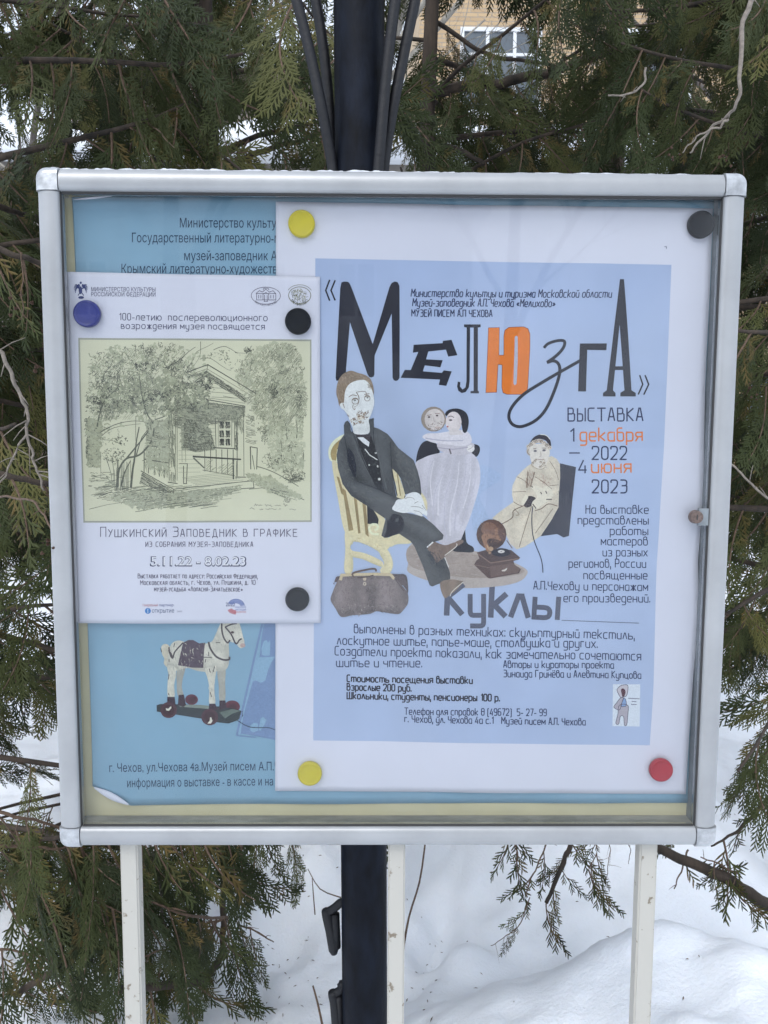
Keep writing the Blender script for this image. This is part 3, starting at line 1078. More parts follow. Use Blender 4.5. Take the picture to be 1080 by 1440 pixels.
for pix in ([(470, 262, PY - .02), (466, 225, PY - .02), (452, 150, PY - .03), (436, 75, PY - .03), (417, 0, PY - .03), (398, -70, PY - .03)],
            [(473, 262, PY + .02), (467, 215, PY + .02), (462, 140, PY + .02), (455, 70, PY + .02), (444, 0, PY + .02), (430, -70, PY + .02)],
            [(539, 262, PY - .02), (541, 225, PY - .02), (553, 150, PY - .03), (567, 80, PY - .03), (584, 0, PY - .03), (600, -70, PY - .03)],
            [(530, 262, PY - .045), (534, 215, PY - .045), (540, 140, PY - .045), (547, 70, PY - .045), (556, 0, PY - .045), (566, -70, PY - .045)]):
    P = catmull([at(*q) for q in pix], False, 4)
    m = MB(); m.tube([Vector(p - O) for p in P], .0088, 10)
    m.build('curved_rod', M_iron, post, smooth=True)
# cast brackets low on the left of the post
for (yt, yb, s) in ((1277, 1344, 0), (1392, 1500, -1)):
    dx = 9 if s else 0
    m = MB()
    P = catmull([at(458 + dx, yt + 2, PY), at(462 + dx, yt + 20, PY), at(465 + dx, (yt + yb) / 2, PY), at(470 + dx, yb - 3, PY)], False, 4)
    m.tube([Vector(p - O) for p in P], [.0075, .009] + [.0095] * (len(P) - 3) + [.006], 10)
    P = catmull([at(460 + dx, yt + 6, PY), at(470 + dx, yt, PY), at(480, yt - 8, PY), at(488, yt - 6, PY)], False, 4)
    m.tube([Vector(p - O) for p in P], .0075, 8)
    P = [at(471 + dx * .6, yt + 8, PY), at(473 + dx * .6, yb - 12, PY)]
    m.tube([Vector(p - O) for p in P], .0085, 8)
    m.build('bracket', M_iron, post, smooth=True)

# ------------------------------------------------------------------ the showcase
SW, SH = 0.80, 0.796
BO = np.array([0, 0, BZ])
case = thing('notice_showcase', 'white aluminium framed glass notice case on three white legs', 'notice board', (0, 0, BZ))
RW = 0.0252
X0, X1, Z0, Z1 = -SW / 2, SW / 2, -SH / 2, SH / 2
YF, YR = -0.009, 0.040


def rail_profile(n=7):
    """u: 0 outer edge .. RW inner edge; v depth"""
    pts = [(0, YR), (0, YF + .011)]
    for k in range(1, n + 1):
        a = PI / 2 * k / n
        pts.append((.0145 - .0145 * math.cos(a), YF + .011 - .011 * math.sin(a)))
    pts += [(RW - .006, YF + .0003), (RW - .003, YF + .0012), (RW - .0008, YF + .003), (RW, YF + .005), (RW, YR)]
    return pts


def rail(axis, a, b, edge, sgn, name='frame_rail'):
    prof = [(u, min(v, .0105)) for u, v in rail_profile()]
    m = MB(); vs = []
    for t in (a, b):
        for u, v in prof:
            if axis == 'z':
                vs.append((edge + sgn * u, v, t))
            else:
                vs.append((t, v, edge + sgn * u))
    n = len(prof)
    fs = [(k, (k + 1) % n, n + (k + 1) % n, n + k) for k in range(n)]
    fs += [tuple(range(n)), tuple(range(2 * n - 1, n - 1, -1))]
    m.add(vs, fs)
    me_ = m.build(name, M_frame, case)
    bm = bmesh.new(); bm.from_mesh(me_.data); bmesh.ops.recalc_face_normals(bm, faces=bm.faces); bm.to_mesh(me_.data); bm.free()
    for poly_ in me_.data.polygons:
        poly_.use_smooth = True
    me_.data.set_sharp_from_angle(angle=.6)
    return me_


CAPS = RW + .001
rail('z', Z0 + CAPS, Z1 - CAPS, X0, 1)
rail('z', Z0 + CAPS, Z1 - CAPS, X1, -1)
rail('x', X0 + CAPS, X1 - CAPS, Z1, -1)
rail('x', X0 + CAPS, X1 - CAPS, Z0, 1)
for sx in (-1, 1):
    for sz in (-1, 1):
        bm = bmesh.new()
        bmesh.ops.create_cube(bm, size=1)
        g = .0006
        xa, xb = (X0 - g, X0 + RW + .0002) if sx < 0 else (X1 - RW - .0002, X1 + g)
        za, zb = (Z0 - g, Z0 + RW + .0002) if sz < 0 else (Z1 - RW - .0002, Z1 + g)
        for v in bm.verts:
            v.co = Vector((xa if v.co.x < 0 else xb, (YF - .0008) if v.co.y < 0 else YR + .0005, za if v.co.z < 0 else zb))
        ox, oz = (xa if sx < 0 else xb), (za if sz < 0 else zb)
        ed = [e for e in bm.edges if all(abs(v.co.x - ox) < 1e-5 and abs(v.co.z - oz) < 1e-5 for v in e.verts)]
        bmesh.ops.bevel(bm, geom=ed, offset=.0125, segments=6, affect='EDGES', profile=.5)
        ed = []
        for e in bm.edges:
            if all(v.co.y < YF for v in e.verts):
                mid = (e.verts[0].co + e.verts[1].co) / 2
                on_in = abs(mid.x - (xb if sx < 0 else xa)) < 1e-4 or abs(mid.z - (zb if sz < 0 else za)) < 1e-4
                if not on_in:
                    ed.append(e)
        bmesh.ops.bevel(bm, geom=ed, offset=.0085, segments=5, affect='EDGES', profile=.5)
        c_ = bm_obj('corner_cap', bm, M_cap, case, smooth=True)
        c_.data.set_sharp_from_angle(angle=.7)
# liner walls of the recess
t = .0012
xi0, xi1, zi0, zi1 = X0 + RW, X1 - RW, Z0 + RW, Z1 - RW
YBK = .0225
for nm, bx, mt in (('recess_side', (X0 + .003, X0 + .006, .0108, YBK + .004, zi0, zi1), M_channel), ('recess_side', (xi1 - t, xi1 + .004, .0015, YBK + .004, zi0, zi1), M_channel),
                   ('recess_top', (X0 + .0062, xi1 - t - .0001, .0108, YBK + .004, Z1 - .0075, Z1 - .006), M_channel), ('recess_ledge', (xi0 - .001, xi1 - t - .0001, .0015, YBK - .0002, zi0 - .003, zi0 + t), M_ledge)):
    m = MB(); m.box(*bx); m.build(nm, mt, case)
# black rubber seams along the front edge of the recess, and the sliding channel
m = MB()
m.box(xi0, xi0 + .0009, -.0030, .0012, zi0, zi1)
m.box(xi1 - .0011, xi1, -.0030, .0012, zi0, zi1)
m.box(xi0 + .0023, xi1 - .0023, -.0030, .0012, zi1 - .0022, zi1)
m.box(xi0 + .0023, xi1 - .0023, -.0030, .0012, zi0, zi0 + .0012)
m.build('rubber_seal', M_seam, case)
m = MB(); m.box(X0 + .0062, xi1 - t, YBK, YBK + .004, zi0, Z1 - .0078)
m.build('backing_board', M_cream, case)
m = MB(); m.box(X0 + .004, X1 - .004, YR - .004, YR - .001, Z0 + .004, Z1 - .004)
m.build('back_panel', M_frame, case)
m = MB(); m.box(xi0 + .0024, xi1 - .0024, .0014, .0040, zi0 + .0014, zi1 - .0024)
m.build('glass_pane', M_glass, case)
m = MB()
m.box(X0 + .001, X0 + .0028, .0108, YR, Z0 + .004, Z1 - .004)
m.box(X1 - .0028, X1 - .001, .0108, YR, Z0 + .004, Z1 - .004)
m.box(X0 + .0029, X1 - .0029, .0108, YR - .0045, Z1 - .0058, Z1 - .004)
m.box(X0 + .0029, X1 - .0029, .0108, YR - .0045, Z0 + .004, Z0 + .0058)
m.build('case_body', M_frame, case)
# cam lock on the right edge of the glass
lp = at(979, 727, -.004) - BO
bm = bmesh.new()
bmesh.ops.create_cone(bm, cap_ends=True, radius1=.0080, radius2=.0072, depth=.007, segments=28)
bmesh.ops.rotate(bm, verts=bm.verts, cent=(0, 0, 0), matrix=Matrix.Rotation(PI / 2, 3, 'X'))
bmesh.ops.translate(bm, verts=bm.verts, vec=(lp[0], -.0035, lp[2]))
lock = bm_obj('lock', bm, M_rust, case)
m = MB(); m.box(lp[0] + .003, lp[0] + .0145, -.0042, .001, lp[2] - .010, lp[2] + .010); m.build('lock_plate', M_channel, lock)
m = MB(); m.box(lp[0] - .0006, lp[0] + .0006, -.0078, -.0065, lp[2] - .003, lp[2] + .003); m.build('keyhole', M_seam, lock)

# legs
for (xa, xb, ya) in ((168, 193, 1190), (546, 570, 1190), (900.5, 925.5, 1190)):
    YL = .012
    a, b = at(xa, ya, YL) - BO, at(xb, ya, YL) - BO
    bm = bmesh.new()
    bmesh.ops.create_cube(bm, size=1)
    for v in bm.verts:
        v.co = Vector((a[0] if v.co.x < 0 else b[0], YL if v.co.y < 0 else YL + .020, (-BZ - .25) if v.co.z < 0 else Z0 - .0008))
    bmesh.ops.bevel(bm, geom=[e for e in bm.edges if abs(e.verts[0].co.z - e.verts[1].co.z) > .1], offset=.0022, segments=3, affect='EDGES')
    bm_obj('leg', bm, M_legs, case)

# crust of snow along the top rail
m = MB()
n = 520
vs, fs = [], []
xs = np.linspace(X0 + .008, X1 - .03, n)
for i, x in enumerate(xs):
    px = proj((x, -.005, BZ + Z1))[0]
    env = 1.0 if px < 640 else (.25 if px < 960 else .1)
    h = .0008 + env * max(0, .0014 + .0022 * float(vnoise(x * 13, 0, 5)) + .0018 * float(vnoise(x * 75, 0, 6)) + .0022 * float(vnoise(x * 240, 0, 8)))
    f = YF + .0105 + .004 * float(vnoise(x * 70, 3, 9))
    if px > 640:
        h *= .5 + .5 * (vnoise(x * 40, 1, 3) > 0)
    vs += [(x, f, Z1 - .0004), (x, f - .0005, Z1 + h * .6), (x, f + .004, Z1 + h), (x, f + .016, Z1 + h * 1.2), (x, YR - .002, Z1 + h * .6), (x, YR, Z1 - .0004)]
for i in range(n - 1):
    for k in range(5):
        fs.append((i * 6 + k, (i + 1) * 6 + k, (i + 1) * 6 + k + 1, i * 6 + k + 1))
m.add([(x, y, z + BZ) for x, y, z in vs], fs)
sn = m.build('snow_crust', mat('fine_snow', (.88, .90, .93), .7, bump=.0015, bump_scale=350), smooth=False)
sn['kind'] = 'stuff'
sn['label'] = 'thin crust of snow lying along the top rail of the showcase'

# ------------------------------------------------------------------ posters: paper sheets
def wave(x, z, k):
    return .0008 * (np.sin(x * 19 + z * 6 + k * 2.1) + .7 * np.sin(z * 27 - x * 5 + k) + .5 * np.sin(x * 41 + z * 33 + k * 4))


class Paper:
    def __init__(s, Y, k, root):
        s.Y, s.k, s.root, s.org = Y, k, root, np.array(root.location)

    def pts(s, P, off=0.0):
        Q = at_many(P, s.Y)
        Q[:, 1] = s.Y + wave(Q[:, 0], Q[:, 2], s.k) - off
        return Q


def edge_interp(E, t):
    E = np.array(E, float)
    s = np.linspace(0, 1, len(E))
    return np.stack([np.interp(t, s, E[:, 0]), np.interp(t, s, E[:, 1])], 1)


def sheet(pp, top, bottom, material, name='paper', nu=60, nv=80, off=0.0, thick=.00018, curl=None, color=None, left=None, right=None):
    """ruled sheet between a top and a bottom polyline (photo px)"""
    u = np.linspace(0, 1, nu); v = np.linspace(0, 1, nv)
    T, B = edge_interp(top, u), edge_interp(bottom, u)
    P = T[None] * (1 - v[:, None, None]) + B[None] * v[:, None, None]
    if left is not None:     # extra sideways drift of the edges, px as function of v
        dl = np.interp(v, np.linspace(0, 1, len(left)), left)
        P[:, :, 0] += dl[:, None] * (1 - u)[None, :] ** 3
    if right is not None:
        dr = np.interp(v, np.linspace(0, 1, len(right)), right)
        P[:, :, 0] += dr[:, None] * u[None, :] ** 6
    Q = pp.pts(P.reshape(-1, 2), off)
    if curl is not None:
        Q[:, 1] -= curl(P.reshape(-1, 2))
    m = MB()
    fs = []
    for j in range(nv - 1):
        for i in range(nu - 1):
            a = j * nu + i
            fs.append((a, a + nu, a + nu + 1, a + 1))
    n = len(Q)
    if thick:
        Q2 = Q.copy(); Q2[:, 1] += thick
        allv = np.concatenate([Q, Q2])
        f2 = [tuple(i + n for i in f[::-1]) for f in fs]
        rim = [j * nu for j in range(nv)] + [(nv - 1) * nu + i for i in range(1, nu)] + [j * nu + nu - 1 for j in range(nv - 2, -1, -1)] + [i for i in range(nu - 2, 0, -1)]
        f3 = [(rim[i], rim[(i + 1) % len(rim)], rim[(i + 1) % len(rim)] + n, rim[i] + n) for i in range(len(rim))]
        m.add(allv, [f[::-1] for f in f3] + f2 + fs, color)
    else:
        m.add(Q, fs, color)
    o = m.build(name, material, pp.root, pp.org, smooth=True)
    return o


# the old blue poster at the back
rb = thing('blue_poster', 'light blue exhibition poster with a wooden toy horse, lowest of the three posters', 'poster', tuple(at(550, 700, .0195)))
PB = Paper(.0195, 0, rb)
sheet(PB, [(102, 278), (160, 276), (550, 275), (1004, 281)], [(131, 1104), (150, 1118), (184, 1133), (300, 1131), (969, 1129)], M_paper_blue, nu=90, curl=lambda P: .0016 * np.exp(-((P[:, 0] - 130) / 22) ** 2 - ((P[:, 1] - 1112) / 16) ** 2) + .0015 * np.exp(-((P[:, 0] - 120) / 50) ** 2 - ((P[:, 1] - 278) / 12) ** 2))
# white underside of the curled corners
m = MB()
def roll(P0, P1, r, bulge):
    a, b = at(*P0, .0170) - PB.org, at(*P1, .0170) - PB.org
    n, k = 14, 8
    vs, fs = [], []
    for i in range(n):
        t = i / (n - 1)
        rr_ = r * (.25 + math.sin(PI * t) * bulge)
        c = a + (b - a) * t
        for j in range(k):
            g = -PI * .6 + 1.5 * PI * j / (k - 1)
            vs.append((c[0] + rr_ * .5 * math.cos(g), c[1] - rr_ * .6 * math.sin(g) - .001, c[2] + rr_ * math.cos(g)))
    for i in range(n - 1):
        for j in range(k - 1):
            fs.append((i * k + j, (i + 1) * k + j, (i + 1) * k + j + 1, i * k + j + 1))
    m.add(vs, fs)
roll((133, 1107), (181, 1131), .0031, 1.0)
roll((104, 281), (158, 276), .0012, 1.0)
m.build('curled_corner', M_paper_white, rb, smooth=True)

# the large white poster
rw = thing('doll_exhibition_poster', 'large white poster with a pale blue panel of dolls and black and orange title', 'poster', tuple(at(676, 700, .0165)))
PW = Paper(.0165, 1, rw)
sheet(PW, [(388, 284), (600, 287), (1003, 293)], [(387, 1112), (600, 1114), (965, 1117.5)], M_paper_white, nu=90, nv=100, right=[0, 0, 0, 0, 2, 4, 1, 6, 2, 0, 0])
# the small white poster
rs = thing('sketch_exhibition_poster', 'small white poster with a pencil drawing of a porch, overlapping the large poster', 'poster', tuple(at(270, 630, .0135)))
PS = Paper(.0135, 2, rs)
sheet(PS, [(92, 382), (270, 386), (450, 389)], [(108, 876), (270, 877), (451, 876)], M_paper_white, nu=60, nv=70)

# magnets
def magnet(px, py, r, Y, col, label):
    c = at(px, py, Y)
    dist = Y - CAM[1]
    R = r / F * dist
    o = bpy.data.objects.new('magnet', None)
    bm = bmesh.new()
    rings = [(.74, .0060), (.79, .0062), (.83, .0068), (.93, .0068), (.985, .0058), (1.0, .0048), (1.0, .0008), (.97, 0)]
    N = 44
    prev = None
    cv = bm.verts.new((0, -.0060, 0))
    for f, h in rings:
        ring = [bm.verts.new((R * f * math.cos(2 * PI * k / N), -h, R * f * math.sin(2 * PI * k / N))) for k in range(N)]
        for k in range(N):
            if prev is None:
                bm.faces.new((cv, ring[(k + 1) % N], ring[k]))
            else:
                bm.faces.new((prev[k], prev[(k + 1) % N], ring[(k + 1) % N], ring[k]))
        prev = ring
    bmesh.ops.recalc_face_normals(bm, faces=bm.faces)
    me_ = bpy.data.meshes.new('magnet'); bm.to_mesh(me_); bm.free()
    me_.polygons.foreach_set('use_smooth', [True] * len(me_.polygons))
    me_.materials.append(col)
    o = bpy.data.objects.new('magnet', me_); COL.objects.link(o)
    o.location = c
    tag(o, label, 'magnet', 'round magnets holding the posters')


M_my = mat('yellow_plastic', (0.70, 0.58, 0.03), .35, noise_scale=60, noise_amt=.12, bump=.0002, bump_scale=150)
M_mk = mat('black_plastic', (0.008, 0.010, 0.016), .5, spec=.12, noise_scale=90, noise_amt=.4, bump=.0003, bump_scale=150)
M_mb = mat('blue_plastic', (0.022, 0.032, 0.26), .33, noise_scale=60, noise_amt=.2, bump=.0002, bump_scale=150)
M_mr = mat('red_plastic', (0.50, 0.018, 0.035), .35, noise_scale=60, noise_amt=.15, bump=.0002, bump_scale=150)
magnet(424.5, 316, 18.2, .0155, M_my, 'yellow round magnet in the upper left corner of the large poster')
magnet(436, 1086, 17.6, .0155, M_my, 'yellow round magnet in the lower left corner of the large poster')
magnet(984, 317, 18.2, .0155, M_mk, 'black round magnet in the upper right corner of the large poster')
magnet(928, 1081, 17, .0155, M_mr, 'red round magnet in the lower right corner of the large poster')
magnet(124, 442, 18.3, .0125, M_mb, 'blue round magnet near the top left of the small poster')
magnet(419.5, 452.5, 17.8, .0125, M_mk, 'black round magnet below the logo at the top right of the small poster')
magnet(418.5, 842, 17, .0125, M_mk, 'black round magnet at the bottom right of the small poster')

# ------------------------------------------------------------------ printing on the posters
def dense(P, step, closed):
    out = []
    n = len(P)
    for i in range(n if closed else n - 1):
        a, b = P[i], P[(i + 1) % n]
        k = max(1, int(math.hypot(b[0] - a[0], b[1] - a[1]) / step))
        for j in range(k):
            out.append((a[0] + (b[0] - a[0]) * j / k, a[1] + (b[1] - a[1]) * j / k))
    if not closed:
        out.append(tuple(P[-1]))
    return out


class Art:
    """flat print: polygons and strokes traced in photo px (through T = ox, oy, scale), laid on a paper sheet"""
    def __init__(s, paper, off=.00022, seed=0):
        s.p, s.m, s.off, s.T = paper, MB(), off, (0, 0, 1)
        s.z = 0.0
        s.r = random.Random(seed)

    def tr(s, P):
        ox, oy, k = s.T
        return [(ox + x / k, oy + y / k) for x, y in P]

    def flush(s, P, fs, cols):
        Q = s.p.pts(P, s.off + s.z)
        s.m.add(Q, fs, cols)

    def poly(s, P, col, smooth=True, amt=.0, grid=9.0, freq=.12, grad=None, sh=None):
        P = s.tr(P)
        if sh:
            grad = s.soft(sh); grid = min(grid, 3.2)
        if smooth:
            P = [tuple(q) for q in catmull(P, True, 4)]
        P = dense(P, 9, True)
        xs = [p[0] for p in P]; ys = [p[1] for p in P]
        V = [Vector(p) for p in P]
        n = len(V)
        g = grid
        x = min(xs) + g * .5
        while x < max(xs):
            y = min(ys) + g * .5
            while y < max(ys):
                V.append(Vector((x + .3 * math.sin(y), y + .3 * math.sin(x * 3))))
                y += g
            x += g
        r = delaunay_2d_cdt(V, [], [list(range(n))], 1, 1e-4)
        vv, ff = r[0], r[2]
        if not ff:
            return
        cols = []
        for v in vv:
            f = 1.0
            if amt:
                f = 1 + amt * (mnoise.noise(Vector((v[0] * freq, v[1] * freq, s.z * 9000))) + .6 * mnoise.noise(Vector((v[0] * freq * 3, v[1] * freq * 3, 4))))
            if grad:
                f *= grad(v[0], v[1])
            cols.append(tuple(c * f for c in col))
        fs = []
        for f in ff:
            a, b, c = [vv[i] for i in f[:3]]
            cr = (b[0] - a[0]) * (c[1] - a[1]) - (b[1] - a[1]) * (c[0] - a[0])
            fs.append(tuple(f) if cr < 0 else tuple(f[::-1]))
        s.flush([(v[0], v[1]) for v in vv], fs, cols)
        s.z += .000012

    def soft(s, sh):
        """printed modelling of a form: (x0, y0, x1, y1, r, factor) strokes with soft edges"""
        L_ = []
        ox, oy, k = s.T
        for (x0, y0, x1, y1, r, f) in sh:
            L_.append((ox + x0 / k, oy + y0 / k, ox + x1 / k, oy + y1 / k, r / k, f))
        def g(x, y):
            v = 1.0
            for (x0, y0, x1, y1, r, f) in L_:
                dx, dy = x1 - x0, y1 - y0
                q = dx * dx + dy * dy
                t = 0 if q < 1e-9 else max(0, min(1, ((x - x0) * dx + (y - y0) * dy) / q))
                d2 = (x - x0 - t * dx) ** 2 + (y - y0 - t * dy) ** 2
                v *= 1 + (f - 1) * math.exp(-d2 / (r * r))
            return v
        return g

    def ell(s, cx, cy, rx, ry, col, rot=0, **k):
        P = []
        for i in range(18):
            a = 2 * PI * i / 18
            x, y = rx * math.cos(a), ry * math.sin(a)
            P.append((cx + x * math.cos(rot) - y * math.sin(rot), cy + x * math.sin(rot) + y * math.cos(rot)))
        s.poly(P, col, smooth=False, **k)

    def raw(s, P, w, col, taper=(1, 1), closed=False, dz=None):
        """stroke through px points, w in px"""
        P = np.array(P, float)
        if closed:
            P = np.vstack([P, P[:1]])
        P = np.array(dense(P, 9, False))
        d = np.diff(P, axis=0)
        L = np.hypot(d[:, 0], d[:, 1])
        keep = np.concatenate([[True], L > 1e-4])
        P = P[keep]
        if len(P) < 2:
            return
        d = np.diff(P, axis=0); L = np.hypot(d[:, 0], d[:, 1]); d = d / L[:, None]
        if not closed and len(P) > 2:
            dots = (d[1:] * d[:-1]).sum(1)
            cut = [i + 1 for i in np.nonzero(dots < .55)[0]]
            if cut:
                cut = [0] + cut + [len(P) - 1]
                for a_, b_ in zip(cut[:-1], cut[1:]):
                    Q = P[a_:b_ + 1].copy()
                    if a_ > 0:
                        Q[0] = Q[0] - d[a_] * w * .42
                    if b_ < len(P) - 1:
                        Q[-1] = Q[-1] + d[b_ - 1] * w * .42
                    s.raw(Q, w, col, taper if len(cut) == 3 and False else (1, 1), False, dz)
                return
        nrm = np.stack([-d[:, 1], d[:, 0]], 1)
        n = len(P)
        N = np.zeros((n, 2))
        N[0], N[-1] = nrm[0], nrm[-1]
        if closed:
            N[0] = N[-1] = (nrm[0] + nrm[-1])
            N[0] = N[-1] = N[0] / max(np.hypot(*N[0]), .3)
        for i in range(1, n - 1):
            b = nrm[i - 1] + nrm[i]
            q = b.dot(b)
            N[i] = b * (2 / max(q, .9)) if q > 1e-6 else nrm[i]
        cum = np.concatenate([[0], np.cumsum(L)]) / L.sum()
        ww = w / 2 * (taper[0] + (taper[1] - taper[0]) * cum)
        A, B = P + N * ww[:, None], P - N * ww[:, None]
        fs = [(i, i + 1, n + i + 1, n + i) for i in range(n - 1)]
        z0 = s.z
        s.z += (s.r.random() * .00012 if dz is None else dz)
        s.flush(np.vstack([A, B]), fs, [col] * (2 * n))
        s.z = z0

    def line(s, P, w, col, smooth=True, taper=(1, 1), closed=False):
        P = s.tr(P)
        if smooth and len(P) > 2:
            P = catmull(P, closed, 4)
        s.raw(P, w / s.T[2], col, taper, closed)

    def brush(s, poly, cols, n, length, w, ang=None, jit=.4, bend=.2):
        """n small strokes scattered inside a polygon"""
        P = s.tr(poly)
        xs = [p[0] for p in P]; ys = [p[1] for p in P]
        r = s.r
        for _ in range(n):
            for _t in range(30):
                x, y = r.uniform(min(xs), max(xs)), r.uniform(min(ys), max(ys))
                ins = False
                j = len(P) - 1
                for i in range(len(P)):
                    if (P[i][1] > y) != (P[j][1] > y) and x < (P[j][0] - P[i][0]) * (y - P[i][1]) / (P[j][1] - P[i][1]) + P[i][0]:
                        ins = not ins
                    j = i
                if ins:
                    break
            else:
                continue
            a = (ang if ang is not None else r.uniform(0, PI)) + r.gauss(0, jit)
            l = length * r.uniform(.5, 1.3) / 2
            dx, dy = math.cos(a) * l, math.sin(a) * l
            k = r.gauss(0, bend) * l
            s.raw([(x - dx, y - dy), (x - dy * k / max(l, .1), y + dx * k / max(l, .1)), (x + dx, y + dy)], w * r.uniform(.6, 1.2), r.choice(cols), (r.uniform(.5, 1), .3))

    def up(s, d=.00013):
        s.z += d

    def build(s, name, material=None):
        return s.m.build(name, material or M_print, s.p.root, s.p.org)


# -- a single-line letter set drawn for the posters
Yc = {'a': -1, 'b': -2, 'c': -3, 'T': 10.6}
GL = {
 'а': '56! 06 00 50! z', 'б': '49! 09 00 50 56 06!', 'в': '06! 56 50 00 09 49 46!', 'г': '00! 06! 46!', 'д': '56! 06 00 50!;56! 5c 0c!', 'е': '03! 53! 56 06 00 50!',
 'ё': '03! 53! 56 06 00 50!;18! 19!;48! 49!', 'ж': '06! 33! 00!;76! 43! 70!;36! 30!;46! 40!', 'з': '06! 56 53 23!;23! 53 50 00!', 'и': '06! 00 50! 56!', 'й': '06! 00 50! 56!;18! 48!',
 'к': '09! 00!;56! 13! 50!;03! 13!', 'л': '00! 26! 36! 50!', 'м': '00! 06! 32! 66! 60!', 'н': '06! 00!;56! 50!;03! 53!', 'о': '06 56 50 00 z', 'п': '00! 06! 56 50!',
 'р': '0c! 06! 56 50 00!', 'с': '56! 06 00 50!', 'т': '00! 06! 86 80!;46! 40!', 'у': '06! 00 50!;56! 5c 0c!', 'ф': '06 76 70 00 z;39! 3c!', 'х': '06! 50!;56! 00!',
 'ц': '06! 00 50! 56!;50! 60! 6b!', 'ч': '06! 03 53!;56! 50!', 'ш': '06! 00 80! 86!;46! 40!', 'щ': '06! 00 80! 86!;46! 40!;80! 90! 9b!', 'ы': '06! 00! 40 43 03!;66! 60!',
 'ь': '06! 00! 50 53 03!', 'ъ': '06! 16! 10! 50 53 13!', 'э': '06! 56 50 00!;53! 13!', 'ю': '06! 00!;26 76 70 20 z;03! 23!', 'я': '50! 56! 06 03 53!;23! 00!',
 'А': '00! 29! 39! 50!;13! 43!', 'В': '00! 09! 49 45 05!;45! 55 50 00!', 'Г': '00! 09! 59!', 'Е': '59! 09! 00! 50!;05! 45!', 'З': '09! 59 55 15!;45! 55 50 00!', 'И': '09! 00! 59! 50!',
 'Й': '09! 00! 59! 50!;1T! 4T!', 'К': '09! 00!;59! 05! 50!', 'М': '00! 09! 34! 69! 60!', 'Н': '09! 00!;59! 50!;05! 55!', 'О': '09 59 50 00 z', 'П': '00! 09! 59! 50!', 'Р': '00! 09! 59 54 04!',
 'С': '59! 09 00 50!', 'Т': '09! 69!;39! 30!', 'Ф': '08 68 63 03 z;39! 30!', 'Ч': '09! 04 54!;59! 50!', 'Ш': '09! 00! 80! 89!;49! 40!', 'Х': '09! 50!;59! 00!', 'Ю': '09! 00!;29 79 70 20 z;05! 25!', 'Ы': '09! 00! 40 45 05!;69! 60!', 'Л': '00! 29! 39! 50!',
 'Я': '50! 59! 09 04 54!;24! 00!', 'Б': '59! 09! 00! 50 55 05!', 'У': '09! 35!;59! 10!', 'Д': '0b! 00! 60! 6b!;10! 29! 49! 50!', 'Ь': '09! 00! 50 55 05!', 'Ц': '09! 00! 50! 59!;50! 60! 6b!', 'Э': '09! 59 50 00!;15! 55!',
 '0': '09 59 50 00 z', '1': '17! 39! 30!', '2': '07! 09 59 55 00! 50!', '3': '09! 59 55 15!;45! 55 50 00!', '4': '39! 02! 52!;45! 40!', '5': '59! 09! 05! 55 50 00!', '6': '59! 09 00 50 55 05!',
 '7': '09! 59! 20!', '8': '09 59 50 00 z;05! 55!', '9': '54! 04 09 59 50 00!', '.': '00! 01!', ',': '01! 0b!', ':': '00! 01!;05! 06!', '-': '03! 33!', '—': '03! 93!', '_': '00! 80!',
 '«': '25! 03! 21!;45! 23! 41!', '»': '05! 23! 01!;25! 43! 21!', '(': '29! 09 0b 2b!', ')': '09! 29 2b 0b!', 'h': '09! 00!'}
# upright variant for the small poster
GB = dict(GL)
GB.update({'т': '06! 56!;36! 30!', 'и': '06! 00! 56! 50!', 'й': '06! 00! 56! 50!;18! 48!', 'в': '00! 06! 46 43 03!;43! 53 50 00!', 'к': '06! 00!;56! 03! 50!', 'л': '00! 16 56! 50!', 'о': '06 66 60 00 z', 'р': '0c! 06! 66 60 00!',
           'с': '66! 06 00 60!', 'е': '03! 63! 66 06 00 60!', 'ю': '06! 00!;26 86 80 20 z;03! 23!'})
GCAP = dict(GB)
for _c in 'абвгежзийклмнопрстуфхцчшщыьэюяд':
    if _c.upper() in GL:
        GCAP[_c] = ('^', GL[_c.upper()])
_u = {'щ': '09! 00! 80! 89!;49! 40!;80! 90! 9b!', 'ю': '09! 00!;29 79 70 20 z;05! 25!', 'ж': '09! 35! 00!;79! 45! 70!;39! 30!;49! 40!', 'х': '09! 50!;59! 00!'}
for _c, _g in _u.items():
    GCAP[_c] = ('^', _g)
GCAP['Ч'] = GL['Ч']
GCAP['й'] = ('^', GL['Й'])


def fillet(P, flags, r, closed):
    out = []
    n = len(P)
    for i in range(n):
        p = np.array(P[i], float)
        if flags[i] or (not closed and i in (0, n - 1)):
            out.append(p); continue
        a, b = np.array(P[i - 1], float), np.array(P[(i + 1) % n], float)
        da, db = a - p, b - p
        la, lb = np.hypot(*da), np.hypot(*db)
        q = min(r, la * .5, lb * .5)
        p0, p1 = p + da / la * q, p + db / lb * q
        for k in range(5):
            t = k / 4
            out.append((1 - t) ** 2 * p0 + 2 * t * (1 - t) * p + t * t * p1)
    return out


def glyph(g, r):
    k = 1.0
    if isinstance(g, tuple):
        g = g[1]; k = .76
    res = []; wmax = 0
    for part in g.split(';'):
        closed = part.endswith('z')
        P, F_ = [], []
        for t in part.replace('z', '').split():
            x = int(t[0]); y = Yc.get(t[1], None)
            y = int(t[1]) if y is None else y
            P.append((x * (k if k < 1 else 1), y * k)); F_.append(t.endswith('!'))
            wmax = max(wmax, x * k)
        res.append((fillet(P, F_, r, closed), closed))
    return res, wmax


